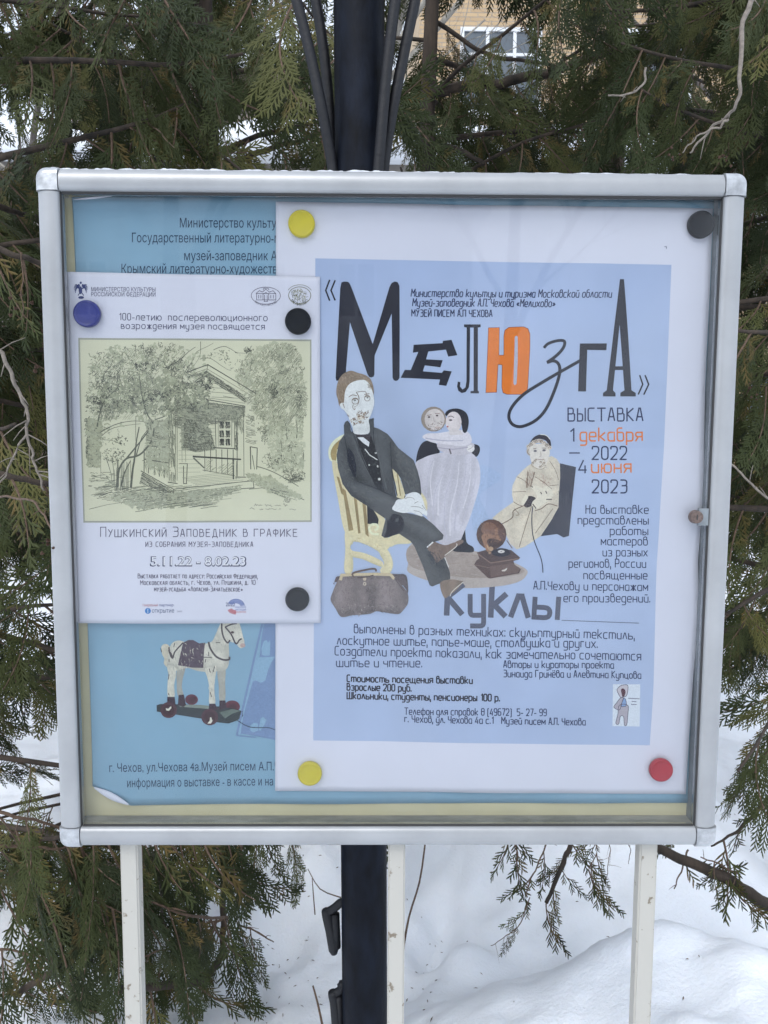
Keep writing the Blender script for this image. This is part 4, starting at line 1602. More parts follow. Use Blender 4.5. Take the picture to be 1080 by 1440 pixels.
def text(art, string, x0, y0, x1, y1, cap, w, col, font=GL, r=2.0, slant=0.0, gap=2.3, xh=None):
    """set a line between two baseline points; cap = capital height in px"""
    pen = 0
    items = []
    for ch in string:
        if ch == ' ':
            pen += 4.2; continue
        g = font.get(ch)
        if g is None:
            pen += 4; continue
        st, wd = glyph(g, r)
        items.append((pen, st))
        pen += wd + gap
    tot = pen - gap
    sx = (math.hypot(x1 - x0, y1 - y0)) / tot
    sy = cap / 9.0
    ux, uy = (x1 - x0) / math.hypot(x1 - x0, y1 - y0), (y1 - y0) / math.hypot(x1 - x0, y1 - y0)
    for pn, st in items:
        for P, closed in st:
            Q = []
            for (x, y) in P:
                if xh and y > 0:
                    y = y * xh if y <= 6 else 6 * xh + (y - 6) * (9 - 6 * xh) / 3
                X = (pn + x) * sx + slant * y * sy
                Yv = y * sy
                Q.append((x0 + X * ux + Yv * uy, y0 + X * uy - Yv * ux))
            if not closed and len(Q) == 2:
                # extend by half the pen
                a, b = np.array(Q[0]), np.array(Q[1])
                d = (b - a) / max(1e-6, np.hypot(*(b - a)))
                Q = [a - d * w * .3, b + d * w * .3]
            art.raw(Q, w, col, closed=closed)


def glyph_mesh(string, offset):
    """outlines of the built-in typeface, filled by winding number"""
    c = bpy.data.curves.new('tmp', 'FONT')
    c.body = string
    o = bpy.data.objects.new('tmp', c)
    COL.objects.link(o)
    dg = bpy.context.evaluated_depsgraph_get()
    dg.update()
    cu = o.evaluated_get(dg).to_curve(dg)
    loops = []
    for sp in cu.splines:
        bp = sp.bezier_points
        L = []
        n = len(bp)
        for i in range(n):
            a, b = bp[i], bp[(i + 1) % n]
            p0, p1, p2, p3 = (np.array(v[:2]) for v in (a.co, a.handle_right, b.handle_left, b.co))
            ch = b.co - a.co
            curved = abs((p1 - p0)[0] * ch[1] - (p1 - p0)[1] * ch[0]) > 1e-5 * max(ch.length, 1e-4) or abs((p2 - p3)[0] * ch[1] - (p2 - p3)[1] * ch[0]) > 1e-5 * max(ch.length, 1e-4)
            m = 4 if curved else 1
            for k in range(m):
                t = k / m
                L.append((1 - t) ** 3 * p0 + 3 * t * (1 - t) ** 2 * p1 + 3 * t * t * (1 - t) * p2 + t ** 3 * p3)
        Q = [L[0]]
        for v in L[1:]:
            if np.hypot(*(v - Q[-1])) > 1e-5:
                Q.append(v)
        if np.hypot(*(Q[0] - Q[-1])) < 1e-5:
            Q.pop()
        if len(Q) > 2:
            A_ = np.array(Q)
            if offset:
                d0 = A_ - np.roll(A_, 1, 0); d1 = np.roll(A_, -1, 0) - A_
                d0 /= np.hypot(d0[:, 0], d0[:, 1])[:, None]; d1 /= np.hypot(d1[:, 0], d1[:, 1])[:, None]
                nn = np.stack([-(d0 + d1)[:, 1], (d0 + d1)[:, 0]], 1)
                nn /= np.maximum((nn ** 2).sum(1), .8)[:, None] / 2
                A_ = A_ + nn * offset * OFFSIGN
            loops.append(A_)
    o.to_curve_clear() if hasattr(o, 'to_curve_clear') else None
    bpy.data.objects.remove(o); bpy.data.curves.remove(c)
    loops.sort(key=lambda l: l[:, 0].min())
    groups, right = [], -1e9
    for l in loops:
        if l[:, 0].min() > right or not groups:
            groups.append([])
        groups[-1].append(l)
        right = max(right, l[:, 0].max()) if len(groups[-1]) > 1 else l[:, 0].max()
    co, fs = [], []
    for g in groups:
        V, E = [], []
        for l in g:
            b = len(V)
            V += [Vector(v.tolist()) for v in l]
            E += [(b + k, b + (k + 1) % len(l)) for k in range(len(l))]
        R_ = delaunay_2d_cdt(V, E, [], 0, 1e-7)
        P = np.array([(v[0], v[1]) for v in R_[0]])
        T = np.array([f[:3] for f in R_[2]])
        cen = P[T].mean(1)
        wn = np.zeros(len(T), int)
        for l in g:
            a_, b_ = l, np.roll(l, -1, 0)
            ay, by = a_[None, :, 1] > cen[:, None, 1], b_[None, :, 1] > cen[:, None, 1]
            with np.errstate(divide='ignore', invalid='ignore'):
                xi = (b_[None, :, 0] - a_[None, :, 0]) * (cen[:, None, 1] - a_[None, :, 1]) / (b_[None, :, 1] - a_[None, :, 1]) + a_[None, :, 0]
            hit = (ay != by) & (cen[:, None, 0] < xi)
            wn += (hit & by).sum(1) - (hit & ay).sum(1)
        base = len(co)
        co += [(v[0], v[1], 0) for v in P]
        for t_, w_, in zip(T, wn):
            if w_ == 0:
                continue
            q = P[t_]
            cr = (q[1][0] - q[0][0]) * (q[2][1] - q[0][1]) - (q[2][0] - q[0][0]) * (q[1][1] - q[0][1])
            t_ = t_ if cr > 0 else t_[::-1]
            fs.append(tuple(int(v) + base for v in t_))
    return np.array(co), fs


OFFSIGN = -1.0


def font_text(art, string, x0, y0, x1, y1, cap, col, offset=0.0, xfit=True, z=.0):
    """the built-in typeface, laid between two baseline points"""
    co, fs = glyph_mesh(string, offset)
    n = len(co)
    mn, mx = co[:, 0].min(), co[:, 0].max()
    L = math.hypot(x1 - x0, y1 - y0)
    sx = L / (mx - mn); sy = cap / .73
    ux, uy = (x1 - x0) / L, (y1 - y0) / L
    X = (co[:, 0] - mn) * sx; Yv = co[:, 1] * sy
    P = np.stack([x0 + X * ux + Yv * uy, y0 + X * uy - Yv * ux], 1)
    art.z += z
    art.flush(P, fs, [col] * n)
    art.z -= z


INK = C(46, 52, 74)
INK2 = C(62, 68, 100)
ORG = C(228, 128, 66)

# ---- blue poster
a = Art(PB)
DB = C(38, 66, 92)
font_text(a, 'Министерство культур', 253, 320, 396, 320, 13.6, DB)
font_text(a, 'Государственный литературно-м', 186, 341, 394, 341, 13.6, DB)
font_text(a, 'музей-заповедник А.', 259, 366, 392, 366, 13.6, DB)
font_text(a, 'Крымский литературно-художестве', 171, 384.5, 397, 384.5, 13.6, DB)
font_text(a, 'г. Чехов, ул.Чехова 4а.Музей писем А.П.Ч', 154, 1085.5, 393, 1083, 12.5, DB)
font_text(a, 'информация о выставке - в кассе и на', 179, 1107, 384, 1104.5, 12.5, DB)
a.build('lettering')

a = Art(PB, .00020, 5)
a.T = (210, 860, 6.0)
BL = C(118, 142, 184)
a.poly([(975, 60), (1100, 60), (1100, 1090), (1020, 1070), (790, 1030), (760, 1035), (800, 860), (850, 660), (890, 520), (930, 380), (950, 200)], BL, False, amt=.03)
LB = C(136, 170, 202)
for P in ([(965, 250), (990, 240), (1000, 265), (1020, 240), (1020, 300), (1015, 370), (980, 375), (950, 365), (945, 310)], [(900, 400), (940, 385), (1060, 380), (1030, 430), (1000, 500), (980, 580), (940, 600), (900, 580), (870, 590), (880, 480)],
          [(850, 960), (880, 935), (915, 940), (920, 1000), (880, 1015), (855, 1005)], [(940, 900), (960, 885), (990, 910), (970, 960), (935, 1005), (925, 990)], [(905, 320), (925, 320), (870, 600), (815, 800), (790, 900), (770, 1035), (745, 1035), (800, 780), (860, 560)]):
    a.poly(P, LB, False)
a.line([(955, 95), (900, 330), (830, 640), (775, 880), (738, 1045)], 18, BL)
a.line([(738, 1045), (900, 1058)], 10, BL)
HC = C(200, 200, 194)
# far legs, platform, wheels
a.poly([(232, 500), (300, 480), (282, 560), (272, 640), (286, 710), (238, 712), (228, 600)], C(158, 160, 158), amt=.2)
a.poly([(575, 500), (640, 480), (640, 600), (640, 745), (592, 748), (585, 620)], C(165, 166, 162), amt=.2)
a.ell(355, 745, 55, 45, C(92, 56, 70)); a.ell(362, 748, 30, 28, C(72, 42, 56))
a.ell(700, 800, 66, 52, C(96, 54, 66)); a.ell(706, 806, 34, 30, C(74, 44, 56))
a.poly([(60, 792), (92, 782), (300, 785), (520, 800), (600, 800), (700, 815), (792, 838), (792, 880), (740, 918), (668, 944), (580, 935), (440, 905), (230, 872), (62, 845)], C(56, 62, 66), False, amt=.35, grid=4)
a.poly([(240, 790), (420, 788), (560, 800), (500, 822), (260, 806)], C(128, 140, 136), False, amt=.2)
a.poly([(590, 850), (700, 820), (770, 836), (700, 860), (640, 900)], C(98, 112, 108), False, amt=.3)
# tail, body
a.poly([(165, 290), (130, 275), (100, 300), (105, 360), (125, 400), (120, 440), (150, 470), (175, 430), (180, 350)], C(196, 192, 180), amt=.3, grid=3)
a.poly([(160, 350), (185, 275), (240, 245), (310, 262), (400, 300), (480, 270), (530, 250), (560, 190), (600, 100), (612, 60), (735, 60), (770, 130), (790, 210), (803, 260), (792, 300), (765, 308), (728, 268), (700, 260), (672, 262), (674, 380), (668, 450), (640, 492), (560, 505), (480, 510), (400, 500), (320, 478), (235, 500), (180, 520), (150, 480), (150, 410)], HC, amt=.16, grid=3, sh=[(160, 480, 620, 490, 40, .74), (130, 380, 160, 460, 30, .8), (560, 200, 600, 300, 40, .84), (660, 300, 665, 440, 26, .76), (740, 110, 780, 200, 20, 1.08), (500, 300, 560, 420, 50, 1.08)])
a.poly([(150, 460), (215, 470), (222, 540), (208, 620), (210, 722), (155, 724), (152, 600), (160, 540)], HC, amt=.16, grid=4)
a.poly([(470, 480), (560, 480), (556, 560), (548, 660), (556, 776), (506, 778), (505, 640), (490, 560)], HC, amt=.16, grid=4)
a.brush([(160, 350), (240, 255), (400, 300), (480, 270), (530, 250), (600, 100), (735, 80), (780, 280), (672, 262), (668, 450), (560, 500), (400, 490), (235, 490), (150, 480)], [C(178, 176, 166), C(220, 218, 208), C(150, 148, 144)], 130, 4.5, .8, 1.4, .5)
a.brush([(150, 480), (215, 480), (208, 720), (155, 720)], [C(160, 158, 150), C(222, 220, 210)], 30, 5, .7, 1.5, .2)
a.brush([(490, 490), (556, 490), (552, 770), (506, 775)], [C(160, 158, 150), C(222, 220, 210)], 30, 5, .7, 1.5, .2)
a.poly([(285, 262), (330, 240), (370, 240), (420, 268), (472, 262), (462, 330), (455, 476), (360, 474), (240, 455), (262, 350)], C(86, 76, 90), False, amt=.2, grid=4)
a.brush([(270, 350), (460, 340), (450, 470), (250, 450)], [C(104, 92, 104), C(72, 62, 76)], 60, 4, .8, 0, .6)
a.up()
ST = C(84, 78, 84)
for P, w in (([(500, 256), (515, 310), (560, 375), (620, 405), (672, 404), (676, 380)], 16), ([(165, 300), (170, 350), (195, 395), (215, 340), (285, 262)], 12), ([(612, 60), (612, 150), (628, 220), (660, 262), (680, 240)], 14), ([(640, 130), (690, 190), (730, 270), (760, 240), (780, 228)], 13), ([(640, 130), (700, 105), (740, 100)], 12), ([(195, 395), (185, 360), (160, 330)], 9)):
    a.line(P, w, ST)
for P in ([(95, 310), (102, 345)], [(165, 530), (158, 575)], [(500, 340), (502, 375)], [(455, 385), (530, 385)], [(505, 480), (515, 515)], [(550, 462), (540, 510)], [(515, 680), (525, 720)], [(160, 690), (162, 705)], [(215, 265), (205, 298)], [(560, 262), (600, 262)], [(478, 400), (470, 430)], [(165, 400), (165, 430)]):
    a.line(P, 6, C(60, 55, 60), False)
a.ell(702, 175, 14, 10, C(80, 66, 70)); a.ell(788, 285, 22, 18, C(186, 164, 164))
HF = C(62, 48, 58)
for P in ([(150, 722), (212, 722), (222, 800), (150, 790)], [(245, 706), (290, 702), (308, 790), (285, 808), (240, 790)], [(505, 778), (556, 776), (578, 830), (500, 830)], [(592, 750), (642, 748), (655, 810), (590, 830)]):
    a.poly(P, HF, False, amt=.2)
a.ell(163, 832, 70, 68, C(80, 56, 64), amt=.15); a.ell(163, 832, 46, 45, C(66, 44, 52), amt=.2)
a.ell(510, 890, 72, 70, C(80, 56, 64), amt=.15); a.ell(510, 890, 48, 47, C(66, 44, 52), amt=.2)
a.poly([(138, 815), (158, 822), (182, 798), (186, 815), (165, 838), (142, 834)], C(214, 214, 208), False)
a.poly([(512, 890), (525, 895), (530, 920), (540, 912), (520, 944), (490, 945), (510, 920)], C(214, 214, 208), False)
a.line([(745, 915), (800, 950), (860, 972), (940, 975), (1010, 975), (1080, 1000)], 7, C(72, 88, 110))
a.build('horse_picture', M_cloth)

# ---- large poster: the blue field
a = Art(PW, .00012)
PBL = C(172, 189, 226)
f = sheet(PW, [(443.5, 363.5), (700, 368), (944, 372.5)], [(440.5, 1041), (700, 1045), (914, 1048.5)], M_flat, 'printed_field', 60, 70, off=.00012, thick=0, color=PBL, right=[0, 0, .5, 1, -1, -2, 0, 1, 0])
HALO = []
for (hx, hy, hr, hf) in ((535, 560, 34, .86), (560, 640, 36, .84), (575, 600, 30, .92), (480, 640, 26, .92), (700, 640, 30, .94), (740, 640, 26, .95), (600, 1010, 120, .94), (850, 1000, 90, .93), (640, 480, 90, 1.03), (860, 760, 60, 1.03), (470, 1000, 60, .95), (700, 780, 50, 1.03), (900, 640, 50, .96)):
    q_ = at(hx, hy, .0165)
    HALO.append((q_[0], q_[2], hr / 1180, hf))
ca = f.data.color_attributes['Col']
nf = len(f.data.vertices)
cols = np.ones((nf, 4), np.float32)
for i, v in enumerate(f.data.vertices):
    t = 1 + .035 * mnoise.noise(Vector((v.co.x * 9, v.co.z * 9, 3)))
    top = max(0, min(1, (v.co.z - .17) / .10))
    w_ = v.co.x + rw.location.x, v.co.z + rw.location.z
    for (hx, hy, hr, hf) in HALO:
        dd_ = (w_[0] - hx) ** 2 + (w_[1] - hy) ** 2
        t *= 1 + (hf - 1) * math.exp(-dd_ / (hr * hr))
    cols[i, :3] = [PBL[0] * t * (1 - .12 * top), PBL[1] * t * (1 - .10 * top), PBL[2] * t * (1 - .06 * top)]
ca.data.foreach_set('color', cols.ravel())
a.off = .00024
a.T = (440, 370, 3.375)
BK = C(40, 44, 58)
a.line([(80, 80), (61, 130), (80, 179)], 7.5, BK, False); a.line([(106, 82), (86, 130), (106, 178)], 7.5, BK, False)
a.poly([(136, 92), (148, 88), (165, 89), (173, 94), (184, 118), (284, 385), (364, 112), (374, 94), (388, 87), (402, 90), (411, 108), (412, 300), (411, 545), (404, 556), (394, 560), (384, 557), (378, 544), (374, 240), (293, 440), (292, 528), (288, 539), (278, 543), (267, 541), (258, 525), (176, 282), (158, 500), (156, 540), (148, 552), (130, 556), (112, 559), (108, 545), (130, 120)], BK, False)
a.poly([(478, 388), (615, 380), (617, 369), (658, 364), (686, 437), (642, 444), (631, 411), (548, 420), (537, 457), (616, 461), (605, 495), (531, 486), (522, 514), (612, 521), (621, 509), (659, 514), (633, 583), (597, 578), (603, 553), (416, 545), (436, 507), (464, 508), (500, 422), (474, 426)], BK, False)
a.poly([(717, 291), (796, 291), (796, 304), (783, 306), (783, 606), (788, 608), (788, 618), (748, 618), (748, 608), (763, 606), (763, 306), (746, 306), (744, 560), (740, 590), (725, 612), (706, 617), (690, 606), (684, 585), (688, 562), (700, 565), (698, 585), (710, 600), (724, 590), (729, 560), (730, 306), (717, 303)], BK, False)
OG = C(226, 126, 62)
OUT = C(110, 60, 40)
a.poly([(832, 306), (886, 305), (884, 436), (905, 436), (905, 345), (910, 318), (930, 304), (1000, 301), (1022, 310), (1031, 335), (1031, 400), (1021, 590), (1016, 612), (998, 624), (922, 624), (902, 616), (896, 590), (897, 484), (880, 482), (873, 614), (820, 616), (828, 420)], OUT, False)
a.poly([(834, 308), (884, 307), (882, 438), (907, 438), (907, 346), (912, 320), (931, 306), (999, 303), (1020, 312), (1029, 336), (1029, 400), (1019, 590), (1014, 610), (997, 622), (923, 622), (904, 614), (898, 590), (899, 482), (878, 480), (871, 612), (822, 614), (830, 420)], OG, False, amt=.05, grid=5)
a.poly([(958, 350), (965, 344), (972, 350), (972, 460), (967, 572), (959, 580), (952, 572), (955, 460)], C(172, 180, 206), False)
a.T = (680, 370, 3.857)
a.line([(327, 460), (350, 437), (400, 421), (438, 424), (432, 460), (395, 502), (346, 538)], 17, BK, taper=(.9, 1))
a.line([(343, 540), (380, 530), (408, 550), (412, 600), (385, 690), (340, 790), (285, 852), (210, 886), (160, 876), (138, 835), (155, 780), (220, 710), (330, 640), (430, 582), (522, 530)], 17, BK)
a.poly([(522, 436), (667, 436), (665, 473), (562, 471), (556, 696), (513, 696)], BK, False)
a.poly([(738, 88), (760, 88), (802, 690), (825, 704), (825, 723), (742, 723), (742, 703), (764, 690), (735, 335), (702, 690), (716, 704), (716, 723), (648, 723), (648, 704), (668, 690), (708, 330)], BK, False)
a.poly([(703, 560), (757, 560), (759, 580), (701, 580)], BK, False)
a.line([(845, 608), (862, 658), (838, 713)], 8, BK, False); a.line([(874, 608), (894, 658), (868, 714)], 8, BK, False)
a.build('title_lettering')

a = Art(PW, .00024, 3)
NV = C(52, 60, 96)
text(a, 'Министерство культуы и туризма Московской области', 578, 417, 859, 418.5, 10.5, 1.35, NV, slant=.12)
text(a, 'Музей-заповедник А.П. Чехова «Мелихово»', 580, 430.5, 780, 431.5, 10.5, 1.35, NV, slant=.12)
text(a, 'МУЗЕЙ ПИСЕМ А.П ЧЕХОВА', 579, 445, 692, 445.5, 9.3, 1.35, NV)
text(a, 'ВЫСТАВКА', 799, 592, 904, 592, 18, 2.0, NV, r=1.6)
text(a, '1', 800, 621, 807, 621, 18, 2.0, NV)
text(a, 'декабря', 816, 620, 903, 620, 18, 2.1, ORG, r=1.8)
text(a, '—', 801, 645, 815, 645, 24, 1.8, NV)
text(a, '2022', 833, 646, 881, 646, 18, 2.0, NV, r=2.4)
text(a, '4', 814, 665, 825, 665, 18, 2.0, NV)
text(a, 'июня', 832, 664.5, 887, 664.5, 18, 2.1, ORG, r=1.8)
text(a, '2023', 833, 693, 881, 693, 18, 2.0, NV, r=2.4)
for s_, xa, ya, xb, yb in (('На выставке', 824, 722, 911, 722), ('представлены', 813, 737, 911, 737), ('работы', 858, 752, 910.5, 752), ('мастеров', 845.5, 766.5, 910, 766.5), ('из разных', 848, 782, 910, 782),
                          ('регионов, России', 800, 798, 908, 798), ('посвященные', 821, 814.5, 910, 814.5), ('А.П.Чехову и персонажам', 750.5, 829, 911, 831), ('его произведений.', 793, 846.5, 914, 847)):
    text(a, s_, xa, ya, xb, yb, 11.6, 1.3, NV)
GR = C(92, 96, 116)
text(a, 'К', 628, 863, 650, 864, 43, 8, GR, r=0)
text(a, 'у', 661, 865, 680, 865, 45, 7, GR, r=1.2)
text(a, 'к', 690, 866, 711, 867, 48, 8, GR, r=0)
text(a, 'л', 718, 868, 743, 869, 45, 7.6, GR, r=0)
text(a, 'ы', 751, 868, 784, 870, 43, 7, GR, r=1.6)
a.raw([(790, 872.5), (899, 876.5)], .9, GR)
for s_, xa, ya, xb, yb in (('выполнены в разных техниках: скульптурный текстиль,', 498, 890, 892, 899), ('лоскутное шитье, папье-маше, столбушка и других.', 474, 906.5, 840, 911), ('Создатели проекта показали, как замечательно сочетаются', 471, 921.5, 901, 928.5), ('шитье и чтение.', 473, 938, 593, 938)):
    text(a, s_, xa, ya, xb, yb, 12.4, 1.35, NV)
text(a, 'Авторы и кураторы проекта', 708, 938.5, 863, 940, 9.6, 1.3, NV)
text(a, 'Зинаида Гринёва и Алевтина Купцова', 708, 951.5, 901, 954, 9.6, 1.3, NV)
text(a, 'Стоимость посещения выставки', 488, 959, 664, 961, 9.4, 1.75, C(40, 44, 62))
text(a, 'Взрослые 200 руб.', 488, 971, 578, 972, 9.4, 1.75, C(40, 44, 62))
text(a, 'Школьники, студенты, пенсионеры 100 р.', 488, 983, 702, 985.5, 9.4, 1.75, C(40, 44, 62))
text(a, 'Телефон для справок 8 (49672)  5- 27- 99', 569, 1004.5, 768, 1006, 9.4, 1.3, NV)
text(a, 'г. Чехов, ул. Чехова 4а с.1   Музей писем А.П. Чехова', 569, 1015, 823, 1019.5, 9.4, 1.3, NV)
a.raw([(934, 347), (937, 347), (937, 350)], .7, NV)
a.build('lettering')

# seated doll, chair and bag
a = Art(PW, .00026, 8)
CR = C(212, 205, 176); CRD = C(150, 134, 102); CRL = C(228, 224, 202)
a.T = (440, 500, 2.842)
a.poly([(662, 440), (745, 470), (745, 500), (700, 530), (666, 560), (690, 620), (700, 660), (640, 700), (640, 560)], C(166, 186, 224))
a.poly([(392, 752), (470, 760), (560, 772), (640, 780), (760, 810), (850, 852), (852, 880), (820, 905), (740, 922), (600, 928), (480, 905), (385, 868), (380, 830)], C(176, 168, 168), amt=.10)
a.poly([(386, 760), (500, 770), (640, 790), (780, 830), (846, 858), (800, 880), (640, 888), (480, 868), (384, 835)], C(160, 150, 148), amt=.2)
a.brush([(386, 770), (640, 790), (840, 856), (800, 880), (640, 888), (384, 835)], [C(140, 130, 128), C(176, 168, 164)], 90, 9, .8, .12, .1)
# couple
DK = C(40, 42, 56)
a.poly([(412, 432), (420, 380), (442, 345), (480, 342), (505, 370), (500, 400), (460, 410), (430, 432)], DK, amt=.2)
a.poly([(560, 740), (590, 700), (606, 685), (614, 745), (640, 765), (640, 785), (600, 785), (558, 778)], DK, amt=.2)
a.poly([(630, 355), (660, 358), (668, 378), (655, 404), (630, 398), (640, 378)], DK, amt=.1)
DR = C(204, 204, 222); DRS = C(176, 176, 200)
a.poly([(408, 436), (440, 410), (480, 395), (540, 384), (600, 378), (645, 398), (666, 440), (668, 500), (655, 560), (630, 640), (606, 700), (580, 752), (540, 762), (500, 740), (470, 680), (440, 600), (420, 520)], DR, amt=.05, grid=3, sh=[(500, 400, 462, 560, 16, .80), (545, 400, 488, 640, 16, .82), (575, 400, 528, 700, 14, .84), (600, 390, 575, 620, 16, .82), (645, 420, 600, 660, 14, .82), (425, 430, 470, 660, 22, .84), (610, 420, 660, 560, 10, 1.06), (560, 740, 500, 720, 40, .84), (440, 440, 450, 500, 14, 1.08), (520, 460, 480, 640, 10, 1.08)])
for P, w in (([(500, 400), (470, 440), (455, 520), (458, 640)], 7), ([(545, 400), (520, 470), (490, 540), (480, 640), (500, 720)], 8), ([(570, 395), (560, 470), (530, 560), (525, 660), (535, 740)], 8), ([(600, 390), (612, 440), (600, 520), (575, 600), (565, 700)], 9), ([(640, 420), (648, 500), (620, 600), (595, 680)], 7), ([(430, 460), (440, 540), (462, 620)], 6)):
    a.line(P, w * .6, C(188, 188, 208), taper=(.4, 1))
for P, w in (([(485, 420), (470, 500), (478, 600)], 6), ([(530, 440), (505, 530), (500, 640)], 7), ([(585, 420), (575, 520), (550, 620), (548, 720)], 7), ([(630, 430), (625, 520), (600, 610)], 6)):
    a.line(P, w, C(210, 210, 226), taper=(.4, 1))
a.poly([(500, 350), (560, 350), (640, 350), (635, 388), (590, 398), (545, 392), (505, 378)], C(196, 194, 210), amt=.06)
a.poly([(438, 328), (455, 312), (500, 310), (560, 300), (600, 298), (626, 312), (634, 345), (600, 362), (540, 356), (480, 348)], C(214, 213, 228), amt=.05)
a.line([(450, 330), (520, 340), (600, 340)], 4, DRS); a.line([(500, 368), (560, 374), (620, 366)], 4, C(168, 166, 186)); a.line([(545, 372), (552, 394)], 6, C(110, 104, 112))
a.ell(630, 372, 16, 14, C(222, 220, 228)); a.line([(620, 376), (632, 370), (640, 362)], 2, C(160, 156, 160))
a.ell(482, 254, 50, 50, C(148, 138, 132), amt=.2)
a.ell(486, 256, 40, 43, C(208, 202, 206), amt=.04, sh=[(455, 235, 460, 290, 14, .88), (485, 250, 488, 268, 6, .9), (515, 240, 520, 280, 10, .9)])
a.brush([(450, 275), (520, 262), (522, 290), (500, 302), (465, 298)], [C(96, 78, 72), C(120, 100, 92)], 34, 3.2, .8, .6, .5)
a.ell(498, 288, 11, 5, C(196, 180, 180))
a.line([(456, 240), (474, 236)], 2.5, C(140, 120, 116)); a.line([(488, 232), (506, 232)], 2.5, C(140, 120, 116)); a.ell(464, 246, 5, 3.5, C(80, 66, 70)); a.ell(496, 240, 5, 3.5, C(80, 66, 70)); a.line([(482, 245), (484, 262), (490, 264)], 1.5, C(160, 146, 146))
a.poly([(528, 232), (545, 216), (580, 212), (612, 228), (623, 262), (615, 304), (600, 305), (592, 270), (570, 240), (540, 245)], DK, amt=.1)
a.ell(562, 266, 32, 42, C(218, 212, 220), amt=.03, sh=[(585, 240, 590, 290, 12, .9), (550, 300, 580, 305, 8, .86)])
a.poly([(545, 300), (590, 300), (600, 316), (545, 318)], C(210, 206, 214), False)
a.line([(540, 246), (552, 242), (564, 248)], 2.5, C(70, 56, 64)); a.ell(550, 258, 7, 3.5, C(90, 80, 92)); a.ell(538, 284, 4, 3, C(170, 96, 100)); a.line([(532, 262), (529, 275)], 1.5, C(180, 166, 170))
# chair
a.T = (440, 510, 5.4)
a.poly([(245, 545), (170, 580), (125, 640), (118, 700), (135, 745), (180, 755), (200, 740), (200, 640)], CRL, amt=.06)
a.poly([(225, 575), (165, 620), (135, 680), (145, 735), (175, 742), (185, 660)], C(170, 152, 112), amt=.2)
a.T = (440, 690, 5.4)
a.poly([(145, -210), (185, -210), (215, -90), (300, 10), (420, 90), (470, 150), (560, 330), (570, 380), (520, 420), (430, 400), (340, 350), (245, 320), (190, 60)], CR, amt=.08, grid=4)
for P in ([(225, -20), (250, 0), (308, 300), (272, 305)], [(310, 50), (335, 70), (362, 322), (345, 326)], [(375, 90), (400, 95), (425, 352), (400, 330)], [(180, -110), (200, -100), (240, 40), (215, 20)]):
    a.poly(P, CRD, False, amt=.3)
a.poly([(410, 95), (470, 130), (500, 210), (495, 260), (415, 250)], DK, False, amt=.15)
a.line([(420, 90), (480, 140), (520, 210), (545, 280), (540, 330), (500, 372)], 42, CR)
a.line([(460, 120), (545, 180), (562, 260), (540, 340)], 12, CRD)
a.line([(500, 330), (450, 325), (428, 290), (445, 258), (485, 258), (492, 285), (470, 300)], 17, CRL)
a.poly([(560, 370), (650, 325), (745, 375), (735, 400), (640, 405), (585, 425)], CR, amt=.12)
a.poly([(242, 330), (270, 325), (300, 340), (304, 400), (290, 412), (284, 440), (300, 465), (302, 610), (240, 615), (246, 450)], CR, amt=.08, sh=[(292, 400, 296, 600, 12, .8)])
a.poly([(245, 315), (300, 330), (420, 348), (505, 376), (565, 372), (584, 400), (580, 432), (556, 452), (520, 500), (505, 470), (450, 432), (380, 400), (320, 386), (290, 398), (250, 392)], CR, amt=.08, sh=[(300, 390, 500, 460, 14, .8)])
a.poly([(284, 432), (300, 455), (380, 470), (460, 500), (528, 540), (530, 578), (470, 560), (380, 520), (298, 498)], CR, amt=.08, sh=[(300, 500, 520, 575, 10, .76)])
a.poly([(516, 440), (560, 440), (592, 490), (608, 545), (600, 600), (565, 640), (520, 626), (512, 596), (540, 560), (530, 520), (508, 480)], CR, amt=.08, sh=[(520, 480, 545, 560, 10, .8), (570, 470, 590, 590, 14, 1.08)])
a.brush([(250, 335), (500, 385), (560, 440), (500, 450), (300, 380)], [C(182, 168, 132), C(228, 222, 200)], 20, 4, .8, .9, .6)
# chair arm seen beyond the jacket
a.T = (440, 510, 5.4)
a.poly([(600, 800), (640, 830), (700, 1000), (690, 1050), (640, 1050), (635, 950), (610, 860)], CR, amt=.2)
a.line([(640, 840), (665, 1010)], 8, CRD)
a.poly([(820, 985), (862, 1040), (868, 1120), (845, 1150), (830, 1050)], CR, amt=.1)
# trousers
a.T = (440, 690, 5.4)
CH = C(86, 89, 95); CHD = C(52, 56, 66); CHL = C(116, 118, 120)
a.poly([(560, 180), (620, 150), (720, 170), (840, 195), (920, 260), (992, 335), (985, 368), (930, 385), (880, 430), (910, 480), (1000, 510), (1040, 620), (1042, 668), (905, 726), (885, 715), (830, 560), (770, 420), (740, 382), (655, 326), (545, 358), (520, 340)], CH, False, amt=.14, grid=3, sh=[(700, 210, 960, 350, 30, 1.32), (640, 250, 860, 400, 30, .66), (800, 440, 900, 700, 30, 1.2), (900, 480, 1010, 620, 40, .66), (780, 430, 850, 580, 20, .75), (980, 340, 900, 400, 18, .7)])
a.poly([(575, 190), (650, 180), (690, 230), (680, 300), (620, 335), (545, 355), (560, 290)], C(40, 44, 56), amt=.15)
TR_ = [(620, 160), (840, 200), (985, 340), (930, 380), (1000, 510), (1040, 660), (905, 720), (770, 420), (650, 325)]
a.brush(TR_, [C(98, 101, 106), C(70, 73, 82), C(92, 95, 100)], 300, 2.2, 1.0, None, .8)
a.brush([(860, 440), (1000, 520), (1030, 600), (900, 560)], [C(46, 50, 62), C(58, 62, 74)], 70, 5, 1, .9, .3)
